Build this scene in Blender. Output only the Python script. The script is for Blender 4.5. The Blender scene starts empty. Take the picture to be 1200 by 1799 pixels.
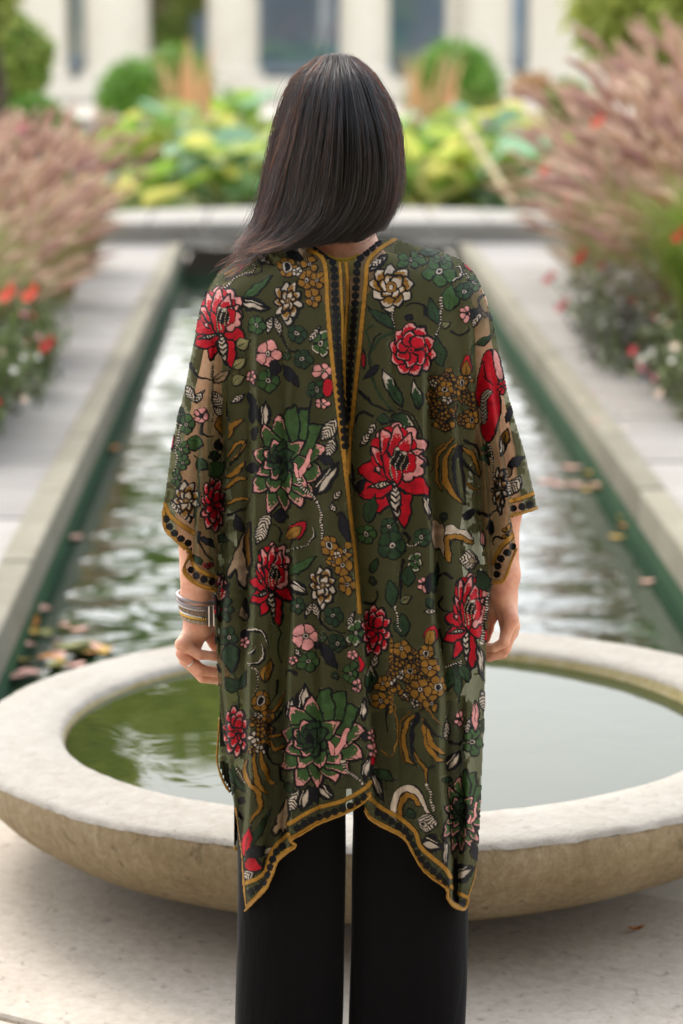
import bpy, math, random
import numpy as np
from mathutils import Vector, Matrix
rng = np.random.default_rng(11)
random.seed(11)
scene = bpy.context.scene
col = scene.collection
R = math.radians

# ------------------------------------------------------------------ camera, sky, sun, exposure
FPX, PW, PH = 4500.0, 1200.0, 1799.0          # focal length and frame of the photograph in its own pixels
CAM_H = 1.73
pitch = math.atan((PH/2 - 25)/FPX)
yaw = math.atan((PW/2 - 510)/FPX*math.cos(pitch))
fw = np.array([math.sin(yaw)*math.cos(pitch), math.cos(yaw)*math.cos(pitch), -math.sin(pitch)])
rt = np.array([math.cos(yaw), -math.sin(yaw), 0.0])
up = np.cross(rt, fw)
cam_d = bpy.data.cameras.new('camera')
cam = bpy.data.objects.new('camera', cam_d); col.objects.link(cam)
cam.matrix_world = Matrix(((rt[0], up[0], -fw[0], 0), (rt[1], up[1], -fw[1], 0), (rt[2], up[2], -fw[2], CAM_H), (0, 0, 0, 1)))
cam_d.sensor_fit = 'VERTICAL'; cam_d.sensor_height = 36.0; cam_d.sensor_width = 24.0
cam_d.lens = FPX/PH*36.0
cam_d.clip_start = 0.1; cam_d.clip_end = 600
cam_d.dof.use_dof = True; cam_d.dof.focus_distance = 4.03; cam_d.dof.aperture_fstop = 3.2
scene.camera = cam

SUN_EL, SUN_AZ = R(44), R(-24)                # azimuth measured from +Y (the view direction) towards +X
world = bpy.data.worlds.new('World'); scene.world = world; world.use_nodes = True
wn = world.node_tree; wn.nodes.clear()
sky = wn.nodes.new('ShaderNodeTexSky'); sky.sky_type = 'NISHITA'; sky.sun_disc = False
sky.sun_elevation = SUN_EL; sky.sun_rotation = SUN_AZ
sky.air_density = 1.0; sky.dust_density = 4.0; sky.ozone_density = 1.0
hsv = wn.nodes.new('ShaderNodeHueSaturation'); hsv.inputs['Saturation'].default_value = 0.85
bg = wn.nodes.new('ShaderNodeBackground'); bg.inputs['Strength'].default_value = 0.15
wo = wn.nodes.new('ShaderNodeOutputWorld')
gm = wn.nodes.new('ShaderNodeGamma'); gm.inputs['Gamma'].default_value = 0.35      # thin overcast evens out the clear sky's glare
sc_ = wn.nodes.new('ShaderNodeVectorMath'); sc_.operation = 'SCALE'; sc_.inputs['Scale'].default_value = 4.5
wn.links.new(sky.outputs[0], hsv.inputs['Color']); wn.links.new(hsv.outputs[0], gm.inputs['Color']); wn.links.new(gm.outputs[0], sc_.inputs[0]); wn.links.new(sc_.outputs[0], bg.inputs[0]); wn.links.new(bg.outputs[0], wo.inputs[0])
sun_d = bpy.data.lights.new('sun', 'SUN'); sun_d.energy = 1.5; sun_d.angle = R(24); sun_d.color = (1.0, 0.95, 0.87)
sun = bpy.data.objects.new('sun', sun_d); col.objects.link(sun)
sdir = Vector((math.sin(SUN_AZ)*math.cos(SUN_EL), math.cos(SUN_AZ)*math.cos(SUN_EL), math.sin(SUN_EL)))
sun.rotation_euler = sdir.to_track_quat('Z', 'Y').to_euler()
scene.view_settings.view_transform = 'Standard'; scene.view_settings.look = 'None'
scene.view_settings.gamma = 1.0; scene.view_settings.use_curve_mapping = False
scene.view_settings.exposure = 1.12
try:
    scene.cycles.use_denoising = True
    scene.cycles.denoiser = 'OPENIMAGEDENOISE'
    scene.cycles.max_bounces = 8; scene.cycles.transparent_max_bounces = 16
    scene.cycles.sample_clamp_indirect = 8.0
except Exception:
    pass

# ------------------------------------------------------------------ helpers
CO = np.array([0.0, 0.0, CAM_H])
def ray(px, py):
    px = np.asarray(px, float); py = np.asarray(py, float)
    return fw*FPX + rt*(px - PW/2)[..., None] + up*(PH/2 - py)[..., None]
def at_y(px, py, Y):                          # world point where a sight line meets the vertical plane y = Y
    d = ray(px, py); return CO + d*(np.asarray(Y)/d[..., 1])[..., None]
def at_z(px, py, Z):                          # ... meets the level z = Z
    d = ray(px, py); return CO + d*((Z - CAM_H)/d[..., 2])[..., None]
def S(r, g, b):                               # sRGB bytes -> linear
    f = lambda c: (c/255/12.92) if c/255 <= .04045 else ((c/255+.055)/1.055)**2.4
    return (f(r), f(g), f(b))

def tag(o, label=None, cat=None, group=None, kind=None):
    if label: o['label'] = label
    if cat: o['category'] = cat
    if group: o['group'] = group
    if kind: o['kind'] = kind
    return o
def make_mesh(name, V, F, smooth=True, colors=None, matidx=None):
    V = np.asarray(V, np.float32); me = bpy.data.meshes.new(name)
    if isinstance(F, np.ndarray):
        n, k = F.shape
        me.vertices.add(len(V)); me.vertices.foreach_set('co', V.ravel())
        me.loops.add(n*k); me.loops.foreach_set('vertex_index', F.astype(np.int32).ravel())
        me.polygons.add(n); me.polygons.foreach_set('loop_start', np.arange(0, n*k, k, dtype=np.int32))
        me.update(calc_edges=True)
    else:
        me.from_pydata(V.tolist(), [], [list(map(int, f)) for f in F])
    if smooth: me.polygons.foreach_set('use_smooth', np.ones(len(me.polygons), bool))
    if colors is not None:
        a = me.color_attributes.new('col', 'FLOAT_COLOR', 'POINT')
        a.data.foreach_set('color', np.c_[colors, np.ones(len(colors))].astype(np.float32).ravel())
    if matidx is not None: me.polygons.foreach_set('material_index', np.asarray(matidx, np.int32))
    me.update()
    return me
def obj(name, me, mats=None, parent=None, loc=None, rotz=0):
    o = bpy.data.objects.new(name, me); col.objects.link(o)
    if mats is not None and me is not None and len(me.materials) == 0:
        for m in (mats if isinstance(mats, (list, tuple)) else [mats]): me.materials.append(m)
    if parent is not None: o.parent = parent
    if loc is not None: o.location = tuple(map(float, loc))
    if rotz: o.rotation_euler = (0, 0, rotz)
    return o
def empty(name, loc=(0, 0, 0), rotz=0): return obj(name, None, None, None, loc, rotz)
def copy_tree(o, parent=None):
    c = o.copy(); col.objects.link(c); c.parent = parent
    for ch in list(o.children): copy_tree(ch, c)
    return c
class MB:                                     # collects pieces into one mesh
    def __init__(s): s.V = []; s.F = []; s.n = 0
    def add(s, V, F):
        V = np.asarray(V, float); s.V.append(V); s.F += [tuple(int(i)+s.n for i in f) for f in F]; s.n += len(V); return s
    def box(s, x0, x1, y0, y1, z0, z1):
        V = [(x, y, z) for z in (z0, z1) for y in (y0, y1) for x in (x0, x1)]
        return s.add(V, [(0,2,3,1), (4,5,7,6), (0,1,5,4), (2,6,7,3), (0,4,6,2), (1,3,7,5)])
    def tube(s, P, r, k=8, cap=True):
        P = np.asarray(P, float); r = np.broadcast_to(np.asarray(r, float), (len(P),))
        T = np.gradient(P, axis=0); T /= np.linalg.norm(T, axis=1)[:, None]+1e-12
        ref = np.array([0, 0, 1.]) if abs(T[0][2]) < .9 else np.array([1., 0, 0])
        V = []
        n1 = np.cross(T[0], ref); n1 /= np.linalg.norm(n1)
        for i in range(len(P)):
            n1 = n1 - T[i]*(n1@T[i]); n1 /= np.linalg.norm(n1)+1e-12; n2 = np.cross(T[i], n1)
            a = np.arange(k)/k*2*math.pi
            V.append(P[i] + r[i]*(np.cos(a)[:, None]*n1 + np.sin(a)[:, None]*n2))
        V = np.concatenate(V); F = []
        for i in range(len(P)-1):
            for j in range(k): F.append((i*k+j, i*k+(j+1) % k, (i+1)*k+(j+1) % k, (i+1)*k+j))
        if cap: F.append(tuple(range(k))[::-1]); F.append(tuple((len(P)-1)*k+j for j in range(k)))
        return s.add(V, F)
    def lathe(s, prof, k=48, c=(0, 0, 0)):
        a = np.arange(k)/k*2*math.pi; V = []
        for r, z in prof: V.append(np.c_[c[0]+r*np.cos(a), c[1]+r*np.sin(a), np.full(k, c[2]+z)])
        F = []
        for i in range(len(prof)-1):
            for j in range(k): F.append((i*k+j, i*k+(j+1) % k, (i+1)*k+(j+1) % k, (i+1)*k+j))
        return s.add(np.concatenate(V), F)
    def mesh(s, name, smooth=True): return make_mesh(name, np.concatenate(s.V), s.F, smooth)
    def build(s, name, mat, parent=None, smooth=True, bevel=0):
        o = obj(name, s.mesh(name, smooth), mat, parent)
        if bevel:
            m = o.modifiers.new('bevel', 'BEVEL'); m.width = bevel; m.segments = 2; m.limit_method = 'ANGLE'
        return o
def catmull(P, n=12, closed=False):
    P = np.asarray(P, float); m = len(P)
    if closed: Q = np.concatenate([P[-1:], P, P[:2]]); segs = m
    else: Q = np.concatenate([2*P[:1]-P[1:2], P, 2*P[-1:]-P[-2:-1]]); segs = m-1
    t = np.linspace(0, 1, n, endpoint=False)[:, None]; out = []
    for i in range(segs):
        a, b, c, d = Q[i:i+4]
        out.append(.5*(2*b + (c-a)*t + (2*a-5*b+4*c-d)*t**2 + (3*b-a-3*c+d)*t**3))
    if not closed: out.append(P[-1:])
    return np.concatenate(out)
def blur2(A, k, it=2):
    for _ in range(it):
        for ax in (0, 1):
            P = np.pad(A, [(k, k) if i == ax else (0, 0) for i in range(A.ndim)], mode='edge')
            C = np.cumsum(np.insert(P, 0, 0, axis=ax), axis=ax)
            A = (np.take(C, range(2*k+1, C.shape[ax]), ax) - np.take(C, range(0, C.shape[ax]-2*k-1), ax))/(2*k+1)
    return A

# ------------------------------------------------------------------ materials
def new_mat(name):
    m = bpy.data.materials.new(name); m.use_nodes = True
    nt = m.node_tree; b = nt.nodes['Principled BSDF']; return m, nt, b
def N(nt, t, **kw):
    n = nt.nodes.new(t)
    for k, v in kw.items():
        if k in n.inputs.keys(): n.inputs[k].default_value = v
        else: setattr(n, k, v)
    return n
def ramp(nt, stops):
    r = nt.nodes.new('ShaderNodeValToRGB'); e = r.color_ramp.elements
    while len(e) < len(stops): e.new(0.5)
    for el, (p, c) in zip(e, stops): el.position = p; el.color = (*c, 1)
    return r
def plain(name, c, rough=.6, spec=.4, metal=0, var=.12, scale=20):
    m, nt, b = new_mat(name)
    b.inputs['Roughness'].default_value = rough; b.inputs['Metallic'].default_value = metal; b.inputs['Specular IOR Level'].default_value = spec
    co = N(nt, 'ShaderNodeTexCoord'); no = N(nt, 'ShaderNodeTexNoise', Scale=scale, Detail=6.0)
    nt.links.new(co.outputs['Object'], no.inputs['Vector'])
    c = np.array(c); r = ramp(nt, [(.3, tuple(c*(1-var))), (.7, tuple(np.minimum(c*(1+var), 1)))])
    nt.links.new(no.outputs['Fac'], r.inputs[0]); nt.links.new(r.outputs[0], b.inputs['Base Color'])
    return m
def stone(name, stops, scale=3.0, fine=60.0, bump=.25, pit=.5, rough=.85, pitscale=28.0, streak=None, tone=0.0):
    m, nt, b = new_mat(name); L = nt.links.new
    b.inputs['Roughness'].default_value = rough; b.inputs['Specular IOR Level'].default_value = .25
    co = N(nt, 'ShaderNodeTexCoord'); mp = N(nt, 'ShaderNodeMapping')
    if streak: mp.inputs['Scale'].default_value = streak
    L(co.outputs['Object'], mp.inputs['Vector'])
    n1 = N(nt, 'ShaderNodeTexNoise', Scale=scale, Detail=8.0, Roughness=.65); L(mp.outputs[0], n1.inputs['Vector'])
    n2 = N(nt, 'ShaderNodeTexNoise', Scale=fine, Detail=6.0, Roughness=.7); L(mp.outputs[0], n2.inputs['Vector'])
    r = ramp(nt, stops); mx = N(nt, 'ShaderNodeMath', operation='MULTIPLY_ADD'); mx.inputs[1].default_value = .55
    L(n2.outputs['Fac'], mx.inputs[0])
    m2 = N(nt, 'ShaderNodeMath', operation='MULTIPLY'); m2.inputs[1].default_value = .6; L(n1.outputs['Fac'], m2.inputs[0]); L(m2.outputs[0], mx.inputs[2])
    L(mx.outputs[0], r.inputs[0])
    vo = N(nt, 'ShaderNodeTexNoise', Scale=pitscale, Detail=3.0, Roughness=.55, Distortion=.6); L(mp.outputs[0], vo.inputs['Vector'])
    pr = ramp(nt, [(.30, (1-pit,)*3), (.38, (1, 1, 1))]); L(vo.outputs['Fac'], pr.inputs[0])
    oi = N(nt, 'ShaderNodeObjectInfo'); mr = N(nt, 'ShaderNodeMapRange'); mr.inputs['To Min'].default_value = 1-tone; mr.inputs['To Max'].default_value = 1+tone*.5; L(oi.outputs['Random'], mr.inputs['Value'])
    hv = N(nt, 'ShaderNodeHueSaturation'); L(r.outputs[0], hv.inputs['Color']); L(mr.outputs[0], hv.inputs['Value'])
    mu = N(nt, 'ShaderNodeMixRGB', blend_type='MULTIPLY'); mu.inputs[0].default_value = 1
    L(hv.outputs[0], mu.inputs[1]); L(pr.outputs[0], mu.inputs[2]); L(mu.outputs[0], b.inputs['Base Color'])
    ad = N(nt, 'ShaderNodeMath', operation='ADD'); L(n2.outputs['Fac'], ad.inputs[0]); L(pr.outputs[0], ad.inputs[1])
    bp = N(nt, 'ShaderNodeBump', Strength=bump, Distance=.006); L(ad.outputs[0], bp.inputs['Height']); L(bp.outputs[0], b.inputs['Normal'])
    return m
def leafy(name, cols, rough=.55, trans=.25, nscale=0):
    """foliage: each leaf (mesh island) takes its own colour from the ramp"""
    m, nt, b = new_mat(name); L = nt.links.new
    g = N(nt, 'ShaderNodeNewGeometry'); k = len(cols)
    r = ramp(nt, [(i/max(1, k-1), c) for i, c in enumerate(cols)])
    L(g.outputs['Random Per Island'], r.inputs[0]); L(r.outputs[0], b.inputs['Base Color'])
    b.inputs['Roughness'].default_value = rough; b.inputs['Specular IOR Level'].default_value = .3
    if trans:
        t = N(nt, 'ShaderNodeBsdfTranslucent'); L(r.outputs[0], t.inputs['Color'])
        mix = N(nt, 'ShaderNodeMixShader'); mix.inputs[0].default_value = trans
        out = nt.nodes['Material Output']; L(b.outputs[0], mix.inputs[1]); L(t.outputs[0], mix.inputs[2]); L(mix.outputs[0], out.inputs['Surface'])
    return m

# ================================================================== THE SETTING
CX0, CX1 = -0.835, 1.285                      # inner faces of the channel copings
CY0, CY1 = 5.55, 19.3                         # near and far end of the channel
M_pave = stone('paving_stone', [(.2, S(132, 122, 109)), (.42, S(160, 150, 136)), (.58, S(178, 168, 154)), (.8, S(198, 189, 177))], scale=1.6, fine=40, bump=.4, pit=.3, pitscale=34)
M_path = stone('path_stone', [(.2, S(104, 100, 93)), (.5, S(138, 133, 126)), (.8, S(156, 152, 146))], scale=1.6, fine=24, bump=.3, pit=.18, pitscale=12, streak=(.5, 2.2, 1), tone=.2)
M_cope = stone('coping_stone', [(.2, S(96, 91, 72)), (.5, S(126, 120, 102)), (.8, S(146, 140, 124))], scale=3, fine=40, bump=.3, pit=.3, tone=.22)
M_moss = stone('mossy_wall', [(.2, S(14, 40, 22)), (.5, S(26, 62, 34)), (.8, S(48, 84, 44))], scale=5, fine=50, bump=.4, pit=.2)
M_soil = stone('garden_soil', [(.2, S(60, 46, 34)), (.6, S(96, 78, 58)), (.85, S(122, 104, 82))], scale=5, fine=60, bump=.5, pit=.3)
M_far = stone('pale_gravel', [(.2, S(150, 140, 122)), (.6, S(190, 182, 166)), (.85, S(206, 199, 186))], scale=.6, fine=9, bump=.1, pit=.1)

g = MB()
# ground as one sheet with the channel and the lily pond left open
def ground_sheet():
    xs = [-260, CX0-.10, CX1+.10, 260]; ys = [-260, CY0-.12, CY1+.35, 320]
    for i in range(3):
        for j in range(3):
            if i == 1 and j == 1: continue
            g.add([(xs[i], ys[j], -.02), (xs[i+1], ys[j], -.02), (xs[i+1], ys[j+1], -.02), (xs[i], ys[j+1], -.02)], [(0, 1, 2, 3)])
ground_sheet()
tag(g.build('ground', M_far, smooth=False), kind='structure')

def slab_mesh(sx, sy, t, seed):
    r = np.random.default_rng(seed); n = 3
    V = []; F = []
    gx = np.linspace(-sx/2, sx/2, n); gy = np.linspace(-sy/2, sy/2, n)
    for y in gy:
        for x in gx: V.append((x, y, r.normal(0, .0012)))
    for j in range(n-1):
        for i in range(n-1): F.append((j*n+i, j*n+i+1, (j+1)*n+i+1, (j+1)*n+i))
    b = len(V); ring = [0, 1, 2, 5, 8, 7, 6, 3]
    c = 0.004
    for k in ring:
        x, y, z = V[k]; V.append((x+c*np.sign(x), y+c*np.sign(y), z-c*1.5))
    for k in ring:
        x, y, z = V[k]; V.append((x+c*np.sign(x), y+c*np.sign(y), -t))
    for q in range(8):
        q2 = (q+1) % 8
        F.append((ring[q], b+q, b+q2, ring[q2])); F.append((b+q, b+8+q, b+8+q2, b+q2))
    return make_mesh('slab', V, F, False)
# front terrace of big worn slabs (its joints run slightly askew to the channel)
pav = empty('pavement'); tag(pav, kind='structure'); pav.location = (-0.517, 4.263, 0); pav.rotation_euler = (0, 0, -0.5598)
pm = [slab_mesh(2.7, 1.15, .03, s) for s in (1, 2, 3)]
for m in pm: m.materials.append(M_pave)
for j, y in enumerate((-3.5, -2.33, -1.165, 0.0)):
    for i in range(4):
        if j < 3:
            obj('slab', pm[(i+j) % 3], None, pav, (-3.3+i*2.715+(j % 2)*1.1, y+.58, rng.normal(0, .0015)))
for i in range(3): obj('slab', pm[i], None, pav, (-2.25+i*2.715, .59, 0.0))
# side paths: a row of wide slabs each side of the channel
for nm, xa, xb in (('path', CX0-.10, CX0-.62), ('path', CX1+.10, CX1+.62)):
    p = empty(nm); tag(p, kind='structure')
    w = abs(xb-xa); y = CY0-.1; k = 0
    ms = [slab_mesh(w-.008, 1.09, .05, s+20) for s in range(3)]
    for m in ms: m.materials.append(M_path)
    while y < CY1+.2:
        obj('slab', ms[k % 3], None, p, ((xa+xb)/2, y+.56, .002+rng.normal(0, .002))); y += 1.115; k += 1
for sx in (-1, 1):                             # planting beds behind the paths
    x0, x1 = (CX0-.62, CX0-7) if sx < 0 else (CX1+.62, CX1+7)
    b = MB(); n = 14
    xs = np.linspace(x0, x1, 8); ys = np.linspace(6, CY1, 30); V = [(x, y, .012+.05*rng.random()*(i > 0)) for y in ys for i, x in enumerate(xs)]
    b.add(V, [(j*8+i, j*8+i+1, (j+1)*8+i+1, (j+1)*8+i) for j in range(29) for i in range(7)])
    tag(b.build('garden_bed', M_soil), kind='structure')

# channel: coping stones, mossy walls, floor, water
chan = empty('channel'); tag(chan, kind='structure')
for s, x in ((-1, CX0), (1, CX1)):
    wallm = MB().box(min(x, x+s*.10), max(x, x+s*.10), CY0, CY1+.3, -.7, -.132)
    wallm.build('channel_wall', M_moss, chan, False)
    ms = []
    for k in range(3):
        w_ = .10+.006; mm = MB().box(-w_/2, w_/2, -.612, .612, -.132, .012); me = mm.mesh('coping_stone', False); me.materials.append(M_cope); ms.append(me)
    y = CY0; k = 0
    while y < CY1:
        o = obj('coping_stone', ms[k % 3], None, chan, (x+s*.05+rng.normal(0, .003), y+.62, rng.normal(0, .002)))
        bv = o.modifiers.new('bevel', 'BEVEL'); bv.width = .012; bv.segments = 3
        y += 1.245; k += 1
MB().box(CX0-.1, CX1+.1, CY0-.1, CY0, -.7, -.025).build('end_wall', M_moss, chan, False)
MB().box(CX0, CX1, CY0, CY1+3, -.75, -.7).build('channel_floor', M_moss, chan, False)

def water_mat(name, body, bump, scale, mapping=(1, 1, 1), rough=.02, scale2=None, ior=1.333):
    m, nt, b = new_mat(name); L = nt.links.new
    b.inputs['Base Color'].default_value = (*body, 1); b.inputs['Roughness'].default_value = rough
    b.inputs['IOR'].default_value = ior; b.inputs['Specular IOR Level'].default_value = .5
    co = N(nt, 'ShaderNodeTexCoord'); mp = N(nt, 'ShaderNodeMapping'); mp.inputs['Scale'].default_value = mapping
    L(co.outputs['Object'], mp.inputs['Vector'])
    n1 = N(nt, 'ShaderNodeTexNoise', Scale=scale, Detail=3.0, Roughness=.5, Distortion=.8); L(mp.outputs[0], n1.inputs['Vector'])
    n2 = N(nt, 'ShaderNodeTexNoise', Scale=(scale2 or scale*.31), Detail=2.0, Distortion=.5); L(mp.outputs[0], n2.inputs['Vector'])
    ad = N(nt, 'ShaderNodeMath', operation='ADD'); L(n1.outputs['Fac'], ad.inputs[0]); L(n2.outputs['Fac'], ad.inputs[1])
    bp = N(nt, 'ShaderNodeBump', Strength=1.0, Distance=bump); L(ad.outputs[0], bp.inputs['Height']); L(bp.outputs[0], b.inputs['Normal'])
    return m
M_water = water_mat('channel_water', S(9, 40, 23), .0008, 5.0, (1.0, 2.2, 1), ior=1.85)
M_bwater = water_mat('basin_water', S(46, 54, 26), .0008, 4.0)
M_pond = water_mat('pond_water', S(24, 40, 28), .006, 5.0)
WZ = -.205
def sheet(x0, x1, y0, y1, z, nx=2, ny=2):
    xs = np.linspace(x0, x1, nx); ys = np.linspace(y0, y1, ny)
    return MB().add([(x, y, z) for y in ys for x in xs], [(j*nx+i, j*nx+i+1, (j+1)*nx+i+1, (j+1)*nx+i) for j in range(ny-1) for i in range(nx-1)])
# rippled sheet: low crossing waves are real relief, the finest ripples come from the material
nx, ny = 150, 900
wx = np.linspace(CX0+.002, CX1-.002, nx); wy = CY0+.001+(CY1+2.4-CY0)*np.linspace(0, 1, ny)**1.35
GX, GY = np.meshgrid(wx, wy); Z = np.zeros_like(GX)
for k in range(26):
    a = rng.normal(R(90), R(20)); lam = rng.uniform(.15, .55); ph = rng.random()*6.28
    Z += .00030*lam/.2*np.sin((GX*math.cos(a)+GY*math.sin(a))/lam*6.283+ph+.9*np.sin(GX*2.1+GY*.8+k))
edge = np.minimum(GX-CX0, CX1-GX); Z *= np.clip((edge-.02)/.25, .06, 1)*np.clip(1.3-(GY-7)*.035, .6, 1.2)
idx = np.arange(nx*ny).reshape(ny, nx)
Fq = np.stack([idx[:-1, :-1], idx[:-1, 1:], idx[1:, 1:], idx[1:, :-1]], -1).reshape(-1, 4)
tag(obj('channel_water', make_mesh('channel_water', np.stack([GX, GY, WZ+Z], -1).reshape(-1, 3), Fq), M_water), kind='structure')

# round stone basin in front of the channel
M_rim = stone('basin_rim_stone', [(.22, S(108, 100, 88)), (.42, S(139, 132, 120)), (.62, S(154, 148, 138)), (.85, S(166, 161, 152))], scale=1.8, fine=34, bump=.8, pit=.16, pitscale=48)
M_side = stone('basin_side_stone', [(.18, S(84, 70, 48)), (.42, S(122, 105, 78)), (.62, S(146, 130, 102)), (.85, S(180, 166, 140))], scale=3.4, fine=60, bump=.9, pit=.3, pitscale=26, streak=(1, 1, .8))
M_lip = stone('basin_lip_stone', [(.2, S(120, 100, 52)), (.5, S(160, 145, 100)), (.8, S(190, 182, 160))], scale=6, fine=60, bump=.6, pit=.2)
BC = (.212, 5.185, 0); BH = .28; BR, BI = .885, .692
bowl = empty('stone_basin', BC)
tag(bowl, 'wide shallow round basin of pale worn stone brimming with water behind the person', 'basin')
pivot_rot = Vector((-.013, .017, 1)).to_track_quat('Z', 'Y').to_euler()
bowl.rotation_euler = pivot_rot
def bowl_ring(name, prof, mat, k=260, jit=0.0, seed=3):
    r = np.random.default_rng(seed); a = np.arange(k)/k*2*math.pi
    nz = sum(r.normal(0, 1)*np.sin(a*f+r.random()*6.28)/(1+f*.12) for f in (3, 5, 8, 13, 21, 34, 55, 77))/3
    V = []
    for rr, z, w in prof:
        n2 = r.normal(0, 1, k)*.25+nz
        V.append(np.c_[(rr+jit*w*n2)*np.cos(a), (rr+jit*w*n2)*np.sin(a), z+jit*w*.5*np.roll(n2, 7)])
    F = [(i*k+j, i*k+(j+1) % k, (i+1)*k+(j+1) % k, (i+1)*k+j) for i in range(len(prof)-1) for j in range(k)]
    return obj(name, make_mesh(name, np.concatenate(V), F), mat, bowl)
bowl_ring('rim', [(BI-.004, BH-.012, .3), (BI, BH-.006, .5), (BI+.006, BH, .8), (BI+.05, BH+.001, .4), (BI+.11, BH+.002, .4), (BR-.06, BH+.001, .5), (BR-.018, BH-.001, .9), (BR-.004, BH-.006, 1.6), (BR, BH-.014, 1.9)], M_rim, jit=.0028)
bowl_ring('bowl_side', [(BR-.001, BH-.0135, 1.9), (BR+.003, BH-.03, 1.), (BR-.001, BH-.055, .8), (BR-.020, BH-.094, .8), (BR-.062, BH-.136, .8), (BR-.122, BH-.178, .8), (BR-.206, BH-.215, .6), (BR-.315, BH-.243, .5), (BR-.44, BH-.262, .3), (BR-.60, BH-.277, .1), (.02, BH-.279, 0)], M_side, jit=.0024, seed=3)
bowl_ring('inner_wall', [(BI-.004, BH-.012, .3), (BI-.008, BH-.03, .4), (BI-.02, BH-.08, .3), (BI-.15, BH-.15, .2), (.02, BH-.19, 0)], M_lip, jit=.0025, seed=5)
wl = obj('basin_water', MB().lathe([(BI-.010, 0), (BI*.6, 0), (BI*.3, 0), (.002, 0)], 96).mesh('basin_water'), M_bwater, None, (BC[0]+.0, BC[1], BH-.033))
tag(wl, kind='structure')

# low curved pond wall with the arch the channel runs out of
M_pwall = stone('pond_wall_stone', [(.2, S(116, 111, 102)), (.5, S(144, 139, 130)), (.8, S(158, 153, 145))], scale=1.5, fine=20, bump=.2, pit=.15)
pw = empty('pond_wall', (.22, 20.3, 0))
tag(pw, 'low pale stone pond wall bridging the far end of the channel with a shallow arch', 'wall')
def block(name, x0, x1, y0, y1, z0, z1): return MB().box(x0, x1, y0, y1, z0, z1).build(name, M_pwall, pw, False, .012)
xw = np.linspace(-2.2, 2.2, 11)
for i in range(10):
    xm = (xw[i]+xw[i+1])/2; ya, yb = .95-.17*xw[i]**2, .95-.17*xw[i+1]**2; x0, x1 = xw[i]+.005, xw[i+1]-.005
    cs = MB().add([(x, y, z) for z in (.10, .17) for x, y in ((x0, -.62), (x1, -.62), (x1, yb), (x0, ya))], [(3, 2, 1, 0), (4, 5, 6, 7), (0, 1, 5, 4), (1, 2, 6, 5), (2, 3, 7, 6), (3, 0, 4, 7)]); cs.build('cap_stone', M_pwall, pw, False, .012)
ar = MB(); k = 15
xa = np.linspace(CX0-.22, CX1-.22, k); za = -.10+.17*np.sin(np.linspace(0, math.pi, k))**.6
for y0, y1 in ((-.58, .1),):
    V = [(x, y, z) for y in (y0, y1) for x, z in zip(xa, za)]+[(x, y, .10) for y in (y0, y1) for x in xa]
    F = [(i, i+1, 2*k+i+1, 2*k+i) for i in range(k-1)]+[(i, k+i, k+i+1, i+1) for i in range(k-1)]
    ar.add(V, F)
ar.build('arch_stone', M_pwall, pw, False)
for s in (-1, 1):
    x0 = CX0-.22 if s < 0 else CX1-.22
    MB().box(min(x0, s*2.2), max(x0, s*2.2), -.57, .1, -.3, .10).build('front_stone', M_pwall, pw, False)
# lily pond behind it and its far kerb
b = sheet(-7, 7.5, 21.4, 31, .05); tag(b.build('pond_water', M_pond, None, False), kind='structure')
pk = empty('pond_kerb', (0, 31.2, 0)); tag(pk, 'pale stone kerb along the far side of the lily pond', 'kerb')
for i in range(9): MB().box(-7+i*1.6, -7+(i+1)*1.6-.02, -.25, .25, 0, .26).build('kerb_stone', M_pwall, pk, False, .02)
pk2 = empty('raised_kerb', (0, 36.2, 0)); tag(pk2, 'second pale kerb of long stones nearer the columned building', 'kerb')
for i in range(9): MB().box(-8+i*1.8, -8+(i+1)*1.8-.02, -.3, .3, 0, .32).build('kerb_stone', M_pwall, pk2, False, .02)

# columned glass house
YB = 55.0
M_lime = stone('limestone', [(.2, S(188, 176, 156)), (.5, S(212, 202, 184)), (.8, S(222, 214, 199))], scale=.5, fine=6, bump=.1, pit=.12, pitscale=3)
M_frame = plain('bronze_frame', S(92, 100, 100), .5)
def glass_mat():
    m, nt, b = new_mat('window_glass'); L = nt.links.new
    gl = N(nt, 'ShaderNodeBsdfGlossy', Roughness=.03); gl.inputs['Color'].default_value = (.9, .95, 1, 1)
    tr = N(nt, 'ShaderNodeBsdfTransparent'); tr.inputs['Color'].default_value = (.80, .86, .90, 1)
    fr = N(nt, 'ShaderNodeFresnel', IOR=1.5); mx = N(nt, 'ShaderNodeMixShader')
    ad = N(nt, 'ShaderNodeMath', operation='ADD'); ad.inputs[1].default_value = .10
    L(fr.outputs[0], ad.inputs[0]); L(ad.outputs[0], mx.inputs[0])
    L(tr.outputs[0], mx.inputs[1]); L(gl.outputs[0], mx.inputs[2]); L(mx.outputs[0], nt.nodes['Material Output'].inputs['Surface'])
    return m
M_glass = glass_mat()
bld = empty('conservatory', (0, YB, 0))
tag(bld, 'pale limestone conservatory with tall columns and glazed bays behind the garden', 'building')
def bx_px(a): return (a-510)/FPX*YB*1.003
H0, H1 = .42, 4.0
MB().box(-16, 16, -1.6, 4, 0, .40).build('plinth', M_lime, bld, False, .03)
MB().box(-16, 16, -2.3, -1.61, 0, .20).build('step', M_lime, bld, False, .03)
cols = [(40, 128, 'pier'), (160, 270, 'col'), (368, 456, 'col'), (594, 680, 'col'), (800, 890, 'col'), (778, 812, 'back'), (918, 1040, 'pier'), (-180, -80, 'col'), (1240, 1340, 'col'), (1440, 1540, 'col'), (-390, -290, 'col')]
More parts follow.
